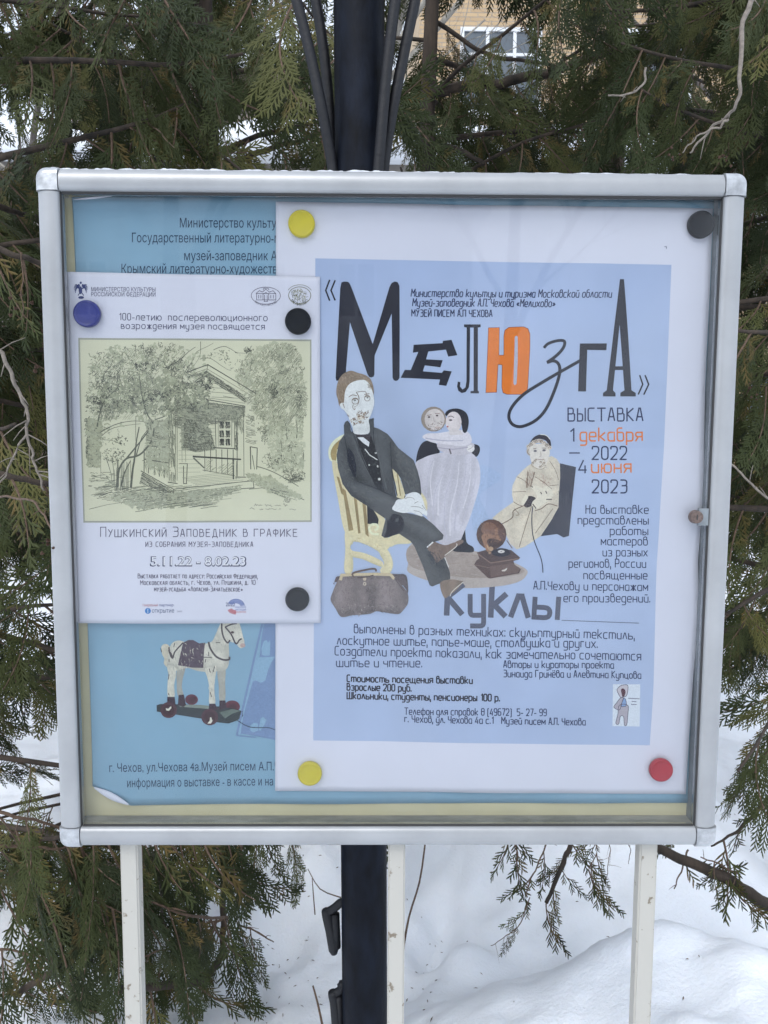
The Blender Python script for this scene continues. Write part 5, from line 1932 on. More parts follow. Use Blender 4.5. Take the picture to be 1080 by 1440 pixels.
# shoes
SHO = C(124, 108, 102)
a.poly([(868, 430), (915, 388), (960, 400), (1010, 412), (1080, 390), (1085, 420), (1050, 455), (1000, 500), (940, 543), (915, 500)], SHO, amt=.25, grid=3)
a.line([(866, 428), (912, 388)], 10, C(226, 228, 234)); a.line([(1000, 505), (1030, 580)], 6, C(220, 222, 228)); a.line([(1000, 490), (1085, 425), (1090, 400)], 6, C(218, 214, 214))
a.poly([(1080, 390), (1130, 370), (1140, 392), (1080, 425)], SHO, amt=.2)
a.poly([(965, 700), (1040, 672), (1110, 680), (1140, 690), (1100, 740), (1040, 790), (995, 810)], C(134, 120, 112), amt=.25, grid=3)
a.line([(1140, 692), (1060, 760), (1040, 800)], 5, C(214, 212, 212))
# jacket
a.T = (440, 510, 5.4)
JK = [(235, 475), (245, 450), (262, 440), (275, 450), (290, 520), (325, 542), (420, 542), (424, 430), (462, 420), (464, 490), (500, 502), (565, 540), (600, 580), (650, 650), (765, 740), (795, 820), (815, 900), (824, 990), (812, 1030), (740, 990), (700, 1000), (668, 880), (640, 840), (598, 800), (612, 900), (634, 1020), (690, 1040), (640, 1085), (610, 1130), (575, 1200), (500, 1150), (400, 1080), (290, 1010), (225, 920), (190, 800), (180, 700), (200, 600), (238, 545)]
a.poly(JK, CH, False, amt=.14, grid=3, sh=[(200, 620, 230, 850, 40, 1.3), (270, 660, 330, 880, 50, .62), (300, 930, 600, 1060, 36, 1.32), (330, 880, 620, 1010, 26, .66), (640, 660, 790, 860, 45, 1.3), (600, 620, 640, 960, 30, .62), (300, 560, 400, 800, 26, 1.25), (240, 960, 420, 1090, 26, .6), (815, 850, 822, 1000, 22, .7), (500, 560, 560, 900, 34, 1.15), (560, 900, 620, 1010, 30, .66)])
a.poly([(325, 542), (440, 548), (470, 640), (505, 760), (530, 985), (470, 930), (400, 760), (350, 640)], C(36, 40, 52), False, amt=.1)
a.poly([(268, 650), (310, 700), (330, 800), (320, 870), (290, 820), (262, 740)], C(46, 50, 62), amt=.1)
a.brush(JK, [C(98, 101, 106), C(70, 74, 82), C(92, 95, 100), C(64, 67, 76)], 700, 2.2, 1.0, None, .8)
a.brush([(190, 700), (240, 660), (330, 900), (620, 1040), (600, 1080), (400, 1060), (250, 940)], [CHL, C(104, 106, 108)], 130, 4, .8, .5, .5)
a.brush([(600, 620), (760, 750), (820, 980), (740, 980), (650, 800)], [CHL, C(106, 106, 108)], 120, 4, .8, 1.2, .4)
a.up()
for P in ([(275, 455), (330, 600), (400, 780), (500, 965)], [(460, 500), (470, 640), (540, 980)], [(590, 600), (600, 800), (640, 1010)], [(330, 900), (470, 950), (600, 1010)], [(240, 560), (270, 700), (330, 880)], [(690, 1040), (700, 1010)]):
    a.line(P, 7, C(38, 42, 54), taper=(.5, 1))
for P in ([(300, 560), (350, 700), (430, 850)], [(480, 520), (500, 700), (560, 960)]):
    a.line(P, 6, C(98, 102, 108), taper=(.5, 1))
a.poly([(338, 568), (380, 564), (430, 604), (424, 638), (385, 612)], C(226, 232, 238), False)
a.poly([(322, 545), (440, 548), (432, 600), (385, 566), (345, 566)], C(70, 66, 72), False)
a.line([(395, 655), (430, 700), (490, 738)], 7, C(220, 226, 232), False)
for (x, y, r) in ((478, 686, 8), (494, 786, 9), (504, 884, 10), (428, 777, 6)):
    a.ell(x, y, r, r, C(214, 216, 220))
# head
a.poly([(204, 330), (190, 280), (178, 230), (185, 165), (205, 115), (240, 80), (290, 62), (340, 78), (400, 96), (440, 130), (460, 190), (460, 250), (440, 260), (300, 200), (240, 330)], C(142, 128, 116), amt=.15, grid=3)
a.poly([(236, 300), (245, 220), (275, 165), (330, 138), (390, 132), (430, 165), (450, 210), (462, 260), (466, 300), (460, 340), (440, 400), (424, 440), (432, 492), (418, 540), (318, 540), (302, 490), (280, 440), (265, 400), (238, 362), (215, 345), (205, 315), (220, 305)], C(226, 232, 234), amt=.03, grid=3, sh=[(290, 500, 420, 500, 22, .86), (245, 300, 270, 400, 18, .88), (455, 260, 440, 390, 14, .93), (360, 300, 365, 350, 12, .93), (300, 270, 340, 300, 24, .94)])
a.brush([(190, 300), (185, 165), (250, 90), (300, 130), (245, 200), (230, 310)], [C(110, 98, 90), C(172, 158, 146)], 60, 4.5, .7, 1.3, .3)
a.brush([(250, 80), (400, 100), (455, 180), (455, 240), (400, 130), (290, 140)], [C(112, 98, 90), C(178, 164, 150)], 60, 4.5, .7, .3, .4)
a.up()
GB_ = C(128, 112, 100)
def ring(cx, cy, rx, ry, w, col):
    a.line([(cx + rx * math.cos(t * PI / 6), cy + ry * math.sin(t * PI / 6)) for t in range(12)], w, col, closed=True)
ring(322, 292, 25, 23, 4, GB_); ring(413, 270, 21, 22, 4, GB_)
a.line([(300, 284), (320, 272), (344, 282)], 5, GB_); a.line([(398, 262), (414, 254), (430, 262)], 5, GB_)
a.line([(330, 226), (360, 220), (400, 222), (405, 250)], 4, GB_); a.line([(330, 226), (345, 250), (352, 280)], 6, GB_); a.line([(272, 262), (300, 246), (335, 252)], 5, GB_); a.line([(390, 242), (430, 236)], 5, GB_)
a.ell(320, 286, 8, 8, C(132, 134, 136)); a.ell(415, 266, 7, 7, C(132, 134, 136)); a.line([(308, 318), (302, 340), (316, 358), (322, 342)], 4, GB_); a.line([(352, 285), (340, 320), (310, 340)], 3, GB_)
a.brush([(285, 430), (330, 400), (350, 360), (425, 365), (425, 400), (400, 450), (350, 472), (300, 465)], [C(132, 112, 96), C(158, 138, 120), C(108, 90, 78)], 70, 3.2, .7, None, .8, .8)
a.poly([(335, 408), (360, 396), (385, 405), (390, 425), (360, 436), (340, 428)], C(214, 212, 208))
a.line([(345, 412), (368, 404), (385, 412)], 5, C(120, 92, 80)); a.line([(228, 310), (236, 330), (240, 345)], 5, C(150, 130, 118)); a.line([(262, 395), (275, 410)], 5, C(150, 130, 118))
# hands
a.T = (440, 690, 5.4)
HW = C(222, 228, 236)
a.poly([(604, 142), (620, 100), (640, 68), (690, 60), (720, 25), (770, 10), (810, 25), (836, 70), (850, 120), (868, 160), (862, 192), (835, 175), (828, 194), (790, 182), (740, 165), (680, 168)], HW, amt=.03)
for P in ([(700, 62), (720, 50), (760, 55), (770, 70)], [(745, 120), (800, 122), (840, 140)], [(765, 150), (810, 160), (832, 182)], [(770, 95), (800, 80)], [(830, 110), (860, 150)]):
    a.line(P, 6, C(104, 98, 92), taper=(.6, .4))
# bag
BG = [(135, 830), (150, 770), (180, 700), (212, 655), (300, 640), (400, 640), (480, 632), (560, 640), (610, 655), (660, 700), (718, 775), (722, 850), (690, 900), (650, 936), (560, 925), (480, 915), (440, 932), (380, 940), (300, 945), (240, 958), (205, 950), (170, 890)]
a.poly([(165, 712), (172, 665), (215, 645), (480, 625), (640, 632), (690, 632), (715, 660), (718, 780), (640, 700), (200, 690)], C(100, 92, 98), amt=.2)
a.poly(BG, C(130, 122, 126), amt=.14, grid=3, sh=[(240, 690, 200, 860, 40, 1.22), (330, 700, 340, 880, 40, .86), (540, 690, 560, 860, 50, 1.2), (450, 720, 450, 900, 36, .72), (200, 930, 650, 920, 26, .68), (690, 720, 710, 860, 30, .74), (150, 790, 160, 870, 20, .76), (260, 660, 600, 655, 14, .72)])
a.brush(BG, [C(118, 110, 114), C(142, 134, 138), C(108, 100, 106)], 340, 3.5, .9, 1.4, .35)
a.brush([(200, 880), (440, 850), (690, 880), (650, 930), (450, 930), (230, 950)], [C(84, 78, 84), C(160, 152, 154)], 90, 3.5, .9, .5, .7)
a.brush([(400, 740), (480, 740), (480, 900), (430, 920)], [C(92, 86, 92)], 50, 5, 1, 1.5, .2)
a.up()
a.line([(210, 678), (218, 640), (300, 636), (480, 632), (590, 636), (618, 668)], 22, C(196, 184, 160), False)
a.line([(310, 655), (305, 625), (400, 600), (470, 592), (480, 612)], 14, C(112, 100, 98))
a.line([(340, 660), (400, 655), (460, 640)], 8, C(90, 80, 84)); a.ell(393, 668, 13, 14, C(188, 176, 160)); a.ell(393, 706, 13, 14, C(190, 180, 172)); a.ell(393, 706, 6, 6, C(120, 112, 110))
a.line([(620, 660), (690, 760)], 7, C(92, 84, 90)); a.line([(620, 640), (690, 640), (712, 690)], 8, C(84, 78, 84))
a.build('doll_picture', M_cloth)

# old man and gramophone
a = Art(PW, .00026, 9)
a.T = (650, 600, 6.26)
a.poly([(862, 322), (1003, 356), (985, 520), (960, 760), (940, 962), (892, 976), (835, 945), (760, 955), (680, 965), (800, 760), (850, 600)], C(64, 66, 80), False, amt=.12, grid=4)
a.brush([(870, 340), (990, 365), (940, 900), (760, 950), (850, 700)], [C(52, 54, 68), C(82, 84, 96)], 70, 8, .8, 1.4, .4)
CT = [(790, 258), (835, 285), (862, 330), (864, 450), (852, 600), (848, 710), (780, 830), (690, 962), (620, 1010), (545, 1058), (480, 1080), (420, 1030), (385, 950), (350, 850), (262, 806), (340, 740), (450, 662), (438, 600), (442, 520), (480, 440), (540, 378), (600, 330)]
a.poly(CT, C(212, 205, 194), False, amt=.08, grid=3, sh=[(480, 450, 460, 600, 40, 1.1), (600, 420, 580, 540, 40, .80), (760, 560, 850, 600, 40, 1.08), (440, 790, 560, 720, 34, .76), (640, 740, 560, 900, 50, .90), (840, 620, 700, 940, 34, .84), (420, 860, 480, 1040, 40, .90), (560, 760, 500, 980, 40, 1.1), (840, 320, 855, 520, 22, .86), (700, 400, 780, 480, 40, .86)])
a.brush(CT, [C(196, 186, 174), C(222, 216, 206), C(188, 176, 162)], 200, 5, .8, 1.0, .8)
a.brush([(560, 380), (640, 400), (610, 520), (560, 560)], [C(150, 124, 112), C(170, 148, 138)], 60, 4, .9, 1.3, .3)
a.brush([(700, 390), (790, 440), (760, 540), (680, 470)], [C(170, 144, 134), C(182, 160, 150)], 50, 4, .9, 1.0, .4)
a.up()
FD = C(118, 100, 90)
for P, w in (([(480, 440), (540, 470), (590, 520)], 4), ([(445, 575), (560, 570)], 4), ([(770, 520), (850, 512)], 4), ([(770, 300), (820, 380), (850, 470)], 4), ([(640, 440), (720, 490), (790, 550)], 4), ([(610, 700), (560, 860), (500, 1060)], 5), ([(800, 720), (720, 830), (640, 940)], 4), ([(640, 740), (700, 720), (760, 680), (840, 700)], 7),
             ([(350, 855), (440, 800), (450, 740), (530, 700)], 8), ([(455, 720), (500, 770), (470, 780)], 4), ([(450, 660), (500, 690), (560, 700)], 5), ([(580, 400), (570, 540)], 7), ([(640, 400), (600, 530)], 7), ([(390, 1000), (440, 1070)], 7)):
    a.line(P, w, FD)
a.poly([(560, 640), (590, 610), (640, 622), (648, 650), (620, 690), (570, 712), (540, 690)], C(74, 68, 74), amt=.2)
HWM = C(222, 216, 206)
a.poly([(606, 530), (650, 520), (700, 540), (750, 520), (790, 560), (800, 610), (760, 650), (700, 690), (650, 725), (612, 700), (620, 660), (660, 610)], HWM, amt=.05)
a.poly([(530, 640), (560, 600), (580, 620), (560, 660), (530, 700), (518, 680)], HWM, amt=.05)
for P in ([(690, 575), (700, 595)], [(735, 565), (745, 590)], [(610, 520), (620, 535)], [(620, 680), (650, 720)], [(740, 640), (790, 640)]):
    a.line(P, 9, C(86, 76, 74), False)
a.line([(622, 700), (614, 760), (612, 850), (620, 950), (645, 1040), (690, 1150), (706, 1230), (710, 1285)], 8, C(58, 62, 84))
a.ell(608, 215, 42, 45, C(184, 178, 174), amt=.15); 
a.poly([(595, 190), (620, 160), (680, 150), (740, 160), (772, 210), (765, 270), (740, 330), (690, 372), (640, 350), (610, 310), (596, 250)], C(216, 212, 210), amt=.04)
a.poly([(602, 138), (630, 95), (680, 70), (735, 78), (772, 110), (784, 160), (776, 200), (745, 130), (690, 108), (640, 118)], C(60, 56, 66), amt=.1)
a.line([(690, 68), (740, 76), (776, 112)], 7, C(222, 222, 226))
for k in range(9):
    t = k / 8
    x, y = 585 + 185 * t, 175 - 55 * math.sin(PI * t) + 10 * t
    a.ell(x, y, 20, 18, C(176, 168, 162) if k % 2 else C(206, 198, 192)); a.line([(x - 12, y + 6), (x, y - 10), (x + 12, y + 4)], 4, C(122, 110, 106))
for k in range(14):
    x, y = 620 + 130 * a.r.random(), 290 + 75 * a.r.random()
    a.ell(x, y, 13, 12, C(218, 212, 204) if k % 2 else C(194, 186, 178)); a.line([(x - 9, y + 4), (x, y - 7), (x + 9, y + 4)], 3.5, C(128, 114, 106))
a.ell(644, 214, 15, 10, C(120, 118, 128)); a.ell(722, 208, 15, 10, C(110, 106, 116)); a.line([(625, 196), (655, 190)], 6, C(140, 124, 118)); a.line([(705, 188), (740, 190)], 6, C(140, 124, 118)); a.line([(690, 220), (694, 258), (680, 264)], 4, C(176, 160, 154)); a.line([(664, 286), (690, 290), (716, 286)], 4, C(140, 104, 98))
a.line([(585, 200), (575, 230), (600, 250)], 5, C(130, 116, 110)); a.line([(606, 330), (640, 362), (700, 375), (738, 350)], 3.5, C(150, 136, 126))
# gramophone
a.poly([(102, 1212), (125, 1175), (150, 1160), (130, 1104), (260, 1070), (430, 1085), (508, 1150), (500, 1166), (450, 1182), (460, 1215), (516, 1252), (500, 1290), (245, 1336), (225, 1330)], C(92, 76, 76), False, amt=.2, grid=4)
a.poly([(130, 1108), (260, 1076), (430, 1088), (505, 1152), (250, 1196)], C(84, 70, 72), False, amt=.12)
a.poly([(245, 1230), (440, 1200), (510, 1250), (490, 1280), (250, 1326)], C(110, 92, 90), False, amt=.2, grid=4)
a.line([(130, 1112), (248, 1198), (500, 1160)], 9, C(132, 112, 106), False); a.line([(104, 1214), (240, 1240)], 5, C(130, 112, 106), False)
a.poly([(345, 1262), (370, 1256), (395, 1240), (392, 1258), (375, 1272), (350, 1272)], C(204, 200, 200), False)
a.ell(342, 1106, 84, 38, C(48, 46, 60), amt=.1); a.ell(342, 1098, 30, 14, C(214, 212, 218)); a.ell(342, 1098, 6, 4, C(90, 90, 100))
a.ell(256, 948, 132, 134, C(96, 76, 72), amt=.25, sh=[(170, 880, 170, 1000, 36, .66), (290, 880, 330, 960, 40, 1.35), (240, 1050, 340, 1040, 30, .6)])
a.ell(235, 900, 70, 60, C(128, 100, 90), amt=.2)
a.poly([(170, 960), (220, 940), (280, 950), (290, 900), (310, 890), (315, 950), (340, 1000), (300, 1000), (240, 985), (215, 1010), (240, 1070), (220, 1100), (190, 1040)], C(150, 116, 98), amt=.2)
a.brush([(140, 900), (180, 840), (330, 840), (380, 940), (340, 1040), (180, 1030)], [C(72, 54, 54), C(118, 90, 80), C(160, 128, 108)], 80, 5, .8, 1.2, .7)
a.poly([(232, 985), (340, 1005), (350, 1040), (280, 1060), (250, 1050)], C(70, 54, 54), amt=.2)
a.ell(250, 1074, 22, 20, C(176, 150, 128)); a.ell(240, 1108, 12, 12, C(160, 134, 114)); a.line([(215, 1040), (228, 1070)], 9, C(190, 160, 130))
a.build('old_man_picture', M_cloth)

# small inset picture
a = Art(PW, .00026, 10)
a.T = (840, 940, 13.5)
a.poly([(298, 300), (812, 300), (805, 1105), (288, 1098)], C(206, 216, 234), False)
GY_ = C(168, 164, 180); OL = C(84, 82, 104)
def po(P, c):
    a.poly(P, c); a.line([P[i % len(P)] for i in range(len(P))], 11, OL, closed=True)
po([(440, 560), (500, 560), (470, 640), (440, 760), (400, 790), (315, 735), (370, 650)], GY_)
po([(420, 700), (580, 700), (580, 880), (560, 1070), (515, 1072), (500, 920), (440, 910), (410, 1050), (365, 1060), (355, 1010), (390, 880)], GY_)
a.poly([(455, 910), (495, 915), (500, 1000), (440, 1000)], C(206, 216, 234))
po([(500, 560), (540, 600), (545, 710), (450, 720), (470, 640)], C(130, 158, 206))
po([(375, 400), (440, 330), (500, 312), (575, 320), (578, 420), (550, 520), (490, 540), (445, 550), (400, 480)], C(188, 184, 198))
a.poly([(450, 400), (490, 378), (525, 410), (535, 460), (510, 530), (480, 540), (460, 480)], C(84, 50, 62))
a.line([(585, 565), (800, 575)], 12, OL); a.line([(650, 625), (740, 630)], 12, OL); a.line([(640, 670), (660, 685), (745, 682)], 12, OL)
a.build('inset_picture')

# ---- small poster: lettering and marks
a = Art(PS, .00022, 11)
SI = C(72, 72, 104); SI2 = C(92, 88, 112)
font_text(a, 'МИНИСТЕРСТВО КУЛЬТУРЫ', 128, 409.5, 218.5, 410, 6.0, SI)
font_text(a, 'РОССИЙСКОЙ ФЕДЕРАЦИИ', 128, 416.5, 218.5, 417, 6.0, SI)
text(a, '100-летию  послереволюционного', 167, 450, 376, 451.5, 9.6, .95, SI, GB, r=3, gap=2.8)
text(a, 'возрождения музея посвящается', 170, 462, 372, 463.5, 9.0, .95, SI, GB, r=3, gap=2.8)
text(a, 'Пушкинский Заповедник в графике', 141.5, 755, 418, 754.5, 13.6, 1.05, SI2, GCAP, r=2.2)
text(a, 'из собрания музея-заповедника', 204.5, 769, 355.6, 769, 9, .85, SI2, GCAP, r=2.2)
font_text(a, '5.11.22 - 8.02.23', 210.6, 796, 346.4, 796, 13.6, C(66, 66, 98), .040, z=.00002)
font_text(a, '5.11.22 - 8.02.23', 212.3, 795.2, 344.8, 795.2, 12.6, C(222, 224, 240), .004, z=.00009)
text(a, 'Выставка работает по адресу: Российская Федерация,', 194, 813, 362, 813.5, 6.2, .8, SI2, GCAP)
text(a, 'Московская область, г. Чехов, ул. Пушкина, д. 10', 197.5, 822.5, 359, 822, 6.2, .8, SI2, GCAP)
text(a, 'музей-усадьба «Лопасня-Зачатьевское»', 217, 831.5, 341, 831.5, 6.2, .8, SI2, GCAP)
font_text(a, 'Генеральный', 201, 852.5, 222, 852.5, 3.6, C(170, 90, 100)); font_text(a, 'партнер', 224, 852.5, 244, 852.5, 3.6, C(80, 90, 150))
a.ell(208.3, 858.8, 4.2, 4.2, C(74, 130, 200)); a.raw([(208.3, 855.6), (208.3, 862)], .8, C(200, 214, 235))
font_text(a, 'открытие', 214, 861.5, 245, 861.5, 6.4, C(90, 104, 140))
font_text(a, 'БАНК', 249, 861, 256, 861, 2.4, C(120, 124, 150))
a.build('lettering')
a = Art(PS, .00022, 12)
# two-headed eagle
EB = C(64, 72, 120)
a.ell(113, 408, 2.6, 5.5, EB); a.ell(113.5, 397.6, 1.5, 1.8, EB); a.ell(113.8, 418.2, 4, 2, EB)
for sg in (-1, 1):
    a.ell(113.5 + sg * 2.8, 401.5, 1.6, 2.2, EB)
    for k in range(6):
        t = -1.0 + k * .42
        x0, y0 = 113.5 + sg * 2, 406
        a.raw(catmull([(x0, y0), (x0 + sg * 3.5, y0 - 6 + k * 1.0), (x0 + sg * (8.0 - abs(k - 2) * .7), y0 - 5 + k * 2.2)], False, 4), 1.25, EB, (1, .5))
    a.raw([(113.5 + sg, 411), (113.5 + sg * 4, 415.5)], 1.2, EB)
# oval house mark
OV = C(96, 92, 112)
def oval(cx, cy, rx, ry, w, col, t0=0, t1=2 * PI):
    a.raw([(cx + rx * math.cos(t0 + (t1 - t0) * k / 40), cy + ry * math.sin(t0 + (t1 - t0) * k / 40)) for k in range(41)], w, col)
oval(374, 416, 20.5, 12, .7, OV)
for P in ([(360, 413), (365, 409), (369, 411), (374, 407), (379, 411), (384, 409), (388, 413)], [(361, 413), (361, 422), (388, 422), (388, 413), (361, 413)], [(370, 422), (370, 414), (374, 411.5), (378, 414), (378, 422)], [(364, 415), (364, 420)], [(367, 415), (367, 420)], [(381, 415), (381, 420)], [(384.5, 415), (384.5, 420)], [(372, 415), (372, 424)], [(376, 415), (376, 424)], [(371, 424), (377, 424)], [(370, 408), (371.5, 405.5), (377, 405.5), (378.5, 408)]):
    a.raw(P, .75, OV)
def arc_text(s_, cx, cy, rx, ry, t0, t1, h, col):
    n = len(s_)
    for i, ch in enumerate(s_):
        t = t0 + (t1 - t0) * (i + .5) / n
        x, y = cx + rx * math.cos(t), cy + ry * math.sin(t)
        tx, ty = -math.sin(t) * rx, math.cos(t) * ry
        l = math.hypot(tx, ty) * (1 if t1 > t0 else -1)
        tx, ty = tx / l, ty / l
        g = h * .36
        font_text(a, ch, x - tx * g, y - ty * g, x + tx * g, y + ty * g, h, col)
arc_text('МИХАЙЛОВСКОЕ', 374, 415, 21, 15.5, 2.45, .7, 3.0, OV)
# round garden mark
GN = C(116, 118, 88)
oval(421.5, 415.5, 15.6, 12, .8, GN); oval(421.5, 413, 17.5, 12.5, .6, GN, PI * 1.12, PI * 1.88)
a.brush([(412, 408), (420, 405), (430, 410), (433, 418), (424, 426), (414, 422)], [C(120, 124, 80), C(150, 150, 96), C(90, 92, 70)], 110, 3, .7)
a.brush([(409, 412), (414, 407), (416, 414), (412, 420)], [C(90, 92, 70)], 20, 2.5, .6)
arc_text('МЕЛИХОВО', 421.5, 413, 15.5, 17, 2.55, .6, 4.2, C(64, 66, 50))
# 2022 mark
font_text(a, '2022', 317.5, 852.5, 330.5, 852.5, 5.6, C(62, 66, 120))
for k in range(5):
    oval(332, 853, 12 - k * 1.3, 10.5 - k * 1.3, .8, C(110, 130, 190) if k % 2 else C(84, 110, 180), PI * 1.15, PI * 1.95)
    oval(332, 853, 13 - k * 1.3, 10.5 - k * 1.2, .8, C(190, 90, 100), PI * .5, PI * .85)
for i, (s_, c_) in enumerate((('КУЛЬТУРНОГО', C(90, 110, 180)), ('НАСЛЕДИЯ', C(90, 110, 180)), ('НАРОДОВ РОССИИ', C(190, 96, 104)))):
    font_text(a, s_, 331, 855 + i * 3.4, 346, 855 + i * 3.4, 2.3, c_)
a.build('printed_marks')

# ---- the pencil drawing
pf = sheet(PS, [(109.5, 475), (270, 476), (438, 477.5)], [(117.5, 735), (270, 735), (438.5, 734)], M_flat, 'drawing_border', 20, 20, off=.0001, thick=0, color=C(160, 164, 158))
pf = sheet(PS, [(112, 477.5), (270, 478.5), (436, 480)], [(119.5, 732.5), (270, 732.5), (436.5, 731.5)], M_flat, 'drawing_paper', 20, 20, off=.00018, thick=0, color=C(206, 208, 190))
a = Art(PS, .00026, 13)
R_ = a.r
P1, P2, P3, P4 = C(104, 107, 100), C(128, 132, 120), C(154, 158, 142), C(80, 82, 80)


def scribble(cx, cy, rx, ry, n, cols, size=3.2, w=.55, hole=0.0):
    for _ in range(n):
        t, q = R_.uniform(0, 2 * PI), math.sqrt(R_.uniform(hole, 1))
        x, y = cx + rx * q * math.cos(t), cy + ry * q * math.sin(t)
        if not (121 < x < 432 and 483 < y < 727):
            continue
        # clumps: skip where a smooth noise is low, so light leaves show between
        nz = mnoise.noise(Vector((x * .11, y * .11, 1.5))) + .7 * mnoise.noise(Vector((x * .27, y * .27, 7)))
        if nz < -.12 and R_.random() < .85:
            continue
        c = R_.choice(cols) if nz < .25 else cols[0]
        a0 = R_.uniform(0, 2 * PI)
        s_ = size * R_.uniform(.5, 1.2)
        da = R_.uniform(1.2, 2.8) * R_.choice((-1, 1))
        P = [(x, y)]
        for k in range(4):
            a0 += da / 4
            P.append((P[-1][0] + math.cos(a0) * s_ / 3, P[-1][1] + math.sin(a0) * s_ / 3))
        a.raw(P, w * 1.45 * R_.uniform(.7, 1.4), c, (1, .4))


def hatch(P, sp, ang, col, w=.5, jit=.6, cover=1.0, noise_on=True):
    """parallel pencil lines clipped to a polygon"""
    P = np.array(P, float)
    c, s_ = math.cos(ang), math.sin(ang)
    u = P[:, 0] * c + P[:, 1] * s_; v = -P[:, 0] * s_ + P[:, 1] * c
    t = v.min()
    while t < v.max():
        xs = []
        for i in range(len(P)):
            j = (i + 1) % len(P)
            if (v[i] > t) != (v[j] > t):
                xs.append(u[i] + (t - v[i]) * (u[j] - u[i]) / (v[j] - v[i]))
        xs.sort()
        for k in range(0, len(xs) - 1, 2):
            x0, x1 = xs[k] + R_.gauss(0, jit), xs[k + 1] + R_.gauss(0, jit)
            x = x0
            while x < x1:
                l = min(x1 - x, R_.uniform(5, 14))
                mx_, my_ = (x + l / 2) * c - t * s_, (x + l / 2) * s_ + t * c
                if R_.random() < cover and (not noise_on or mnoise.noise(Vector((mx_ * .09, my_ * .09, 9))) > -.22):
                    tt = t + R_.gauss(0, sp * .25)
                    a.raw([(x * c - tt * s_, x * s_ + tt * c), ((x + l) * c - tt * s_, (x + l) * s_ + tt * c)], w * 1.25 * R_.uniform(.7, 1.3), col, (1, .5))
                x += l * R_.uniform(.8, 1.15)
        t += sp * R_.uniform(.75, 1.25)


def pl(P, w, col=P1, jag=.3, tp=(1, .8), sm=True):
    if sm and len(P) > 2:
        P = catmull(P, False, 4)
    P = [(x + R_.gauss(0, jag * .4), y + R_.gauss(0, jag * .4)) for x, y in P]
    a.raw(P, w, col, tp)


# soft rubbed graphite under the lines
for P_, c_ in (([(126, 500), (160, 486), (240, 484), (290, 500), (300, 540), (280, 585), (200, 596), (130, 600), (122, 550)], C(172, 177, 158)), ([(345, 505), (370, 484), (408, 482), (426, 505), (431, 560), (424, 605), (380, 612), (350, 570), (330, 530)], C(176, 180, 162)),
               ([(150, 540), (220, 530), (290, 545), (296, 575), (200, 580), (140, 575)], C(150, 155, 138)), ([(124, 592), (142, 590), (140, 655), (124, 655)], C(164, 168, 150)), ([(376, 600), (426, 600), (426, 660), (385, 662)], C(184, 188, 170)),
               ([(150, 700), (200, 690), (260, 694), (340, 684), (300, 706), (200, 716)], C(168, 172, 156)), ([(346, 668), (380, 672), (424, 700), (380, 690)], C(174, 178, 160)), ([(247, 570), (345, 574), (332, 590), (290, 590), (300, 632), (258, 632)], C(156, 160, 146)), ([(206, 592), (237, 590), (237, 665), (206, 655)], C(168, 172, 156))):
    base = c_
    a.brush(P_, [tuple(v * f for v in base) for f in (.86, .94, 1.0, 1.06, 1.12)], 420, 7, 3.4, None, .8, .5)
# light tone of the far foliage
hatch([(124, 520), (150, 495), (240, 488), (262, 500), (250, 560), (200, 590), (126, 590)], 2.0, 2.3, P3, .6, cover=.7)
hatch([(362, 486), (408, 482), (424, 500), (430, 560), (426, 600), (400, 612), (356, 580), (330, 530), (345, 500)], 1.5, 2.25, P3, .6, cover=.85)
hatch([(372, 560), (420, 530), (428, 590), (400, 600)], 1.5, 2.25, P2, .55, cover=.9)
hatch([(385, 490), (410, 488), (420, 510), (395, 530), (380, 510)], 1.7, 2.25, P2, .55, cover=.8)
# wall shade, porch depth
hatch([(245, 560), (345, 572), (345, 586), (262, 606), (245, 600)], 1.0, .1, P1, .6, cover=.95, noise_on=False)
hatch([(245, 560), (345, 572), (335, 600), (330, 590), (290, 586), (245, 600)], 1.3, 1.0, P2, .6, cover=.9)
hatch([(259, 592), (284, 590), (296, 605), (303, 632), (275, 636), (258, 630)], .85, .05, P1, .7, cover=1, noise_on=False)
hatch([(259, 592), (284, 590), (296, 605), (303, 632), (275, 636), (258, 630)], 1.3, 1.1, P1, .6, cover=.9, noise_on=False)
hatch([(206, 592), (237, 590), (237, 628), (206, 626)], 1.1, 1.5, P2, .7, cover=.95)
hatch([(206, 592), (237, 590), (237, 628), (206, 626)], 1.6, .2, P1, .5, cover=.8)
hatch([(331, 586), (335, 586), (335, 632), (331, 632)], .9, 1.5, P1, .7)
hatch([(204, 630), (236, 630), (236, 672), (204, 664)], 1.5, 1.3, P3, .8, cover=.8)
hatch([(237, 575), (245, 574), (247, 678), (239, 676)], 1.1, 1.5, P2, .8, cover=.95)
hatch([(333, 575), (343, 575), (343, 612), (334, 606)], 1.2, 1.4, P2, .6)
# roof
hatch([(291, 521), (345, 557), (345, 566), (286, 528), (262, 530)], .9, .55, P1, .75, cover=1, noise_on=False)
hatch([(268, 532), (291, 521), (296, 526), (276, 540)], 1.0, 2.6, P1, .7)
pl([(262, 524), (292, 513), (361, 554)], 1.3, P4, sm=False); pl([(264, 528), (291, 519), (356, 558)], .8, P2, sm=False); pl([(361, 554), (356, 558), (345, 560)], 1.0, P1, sm=False)
pl([(292, 513), (291, 521)], .9, P1); pl([(345, 560), (345, 566)], 1.2, P1)
pl([(290, 562), (345, 571)], 1.3, P4); pl([(296, 560), (345, 567)], .7, P2)
for k in range(5):
    pl([(294 + k * 1, 532 + 6.5 * k), (300 + k * 9, 533 + 6.8 * k)], .7, P2)
pl([(314, 557), (330, 560)], .8, P2)
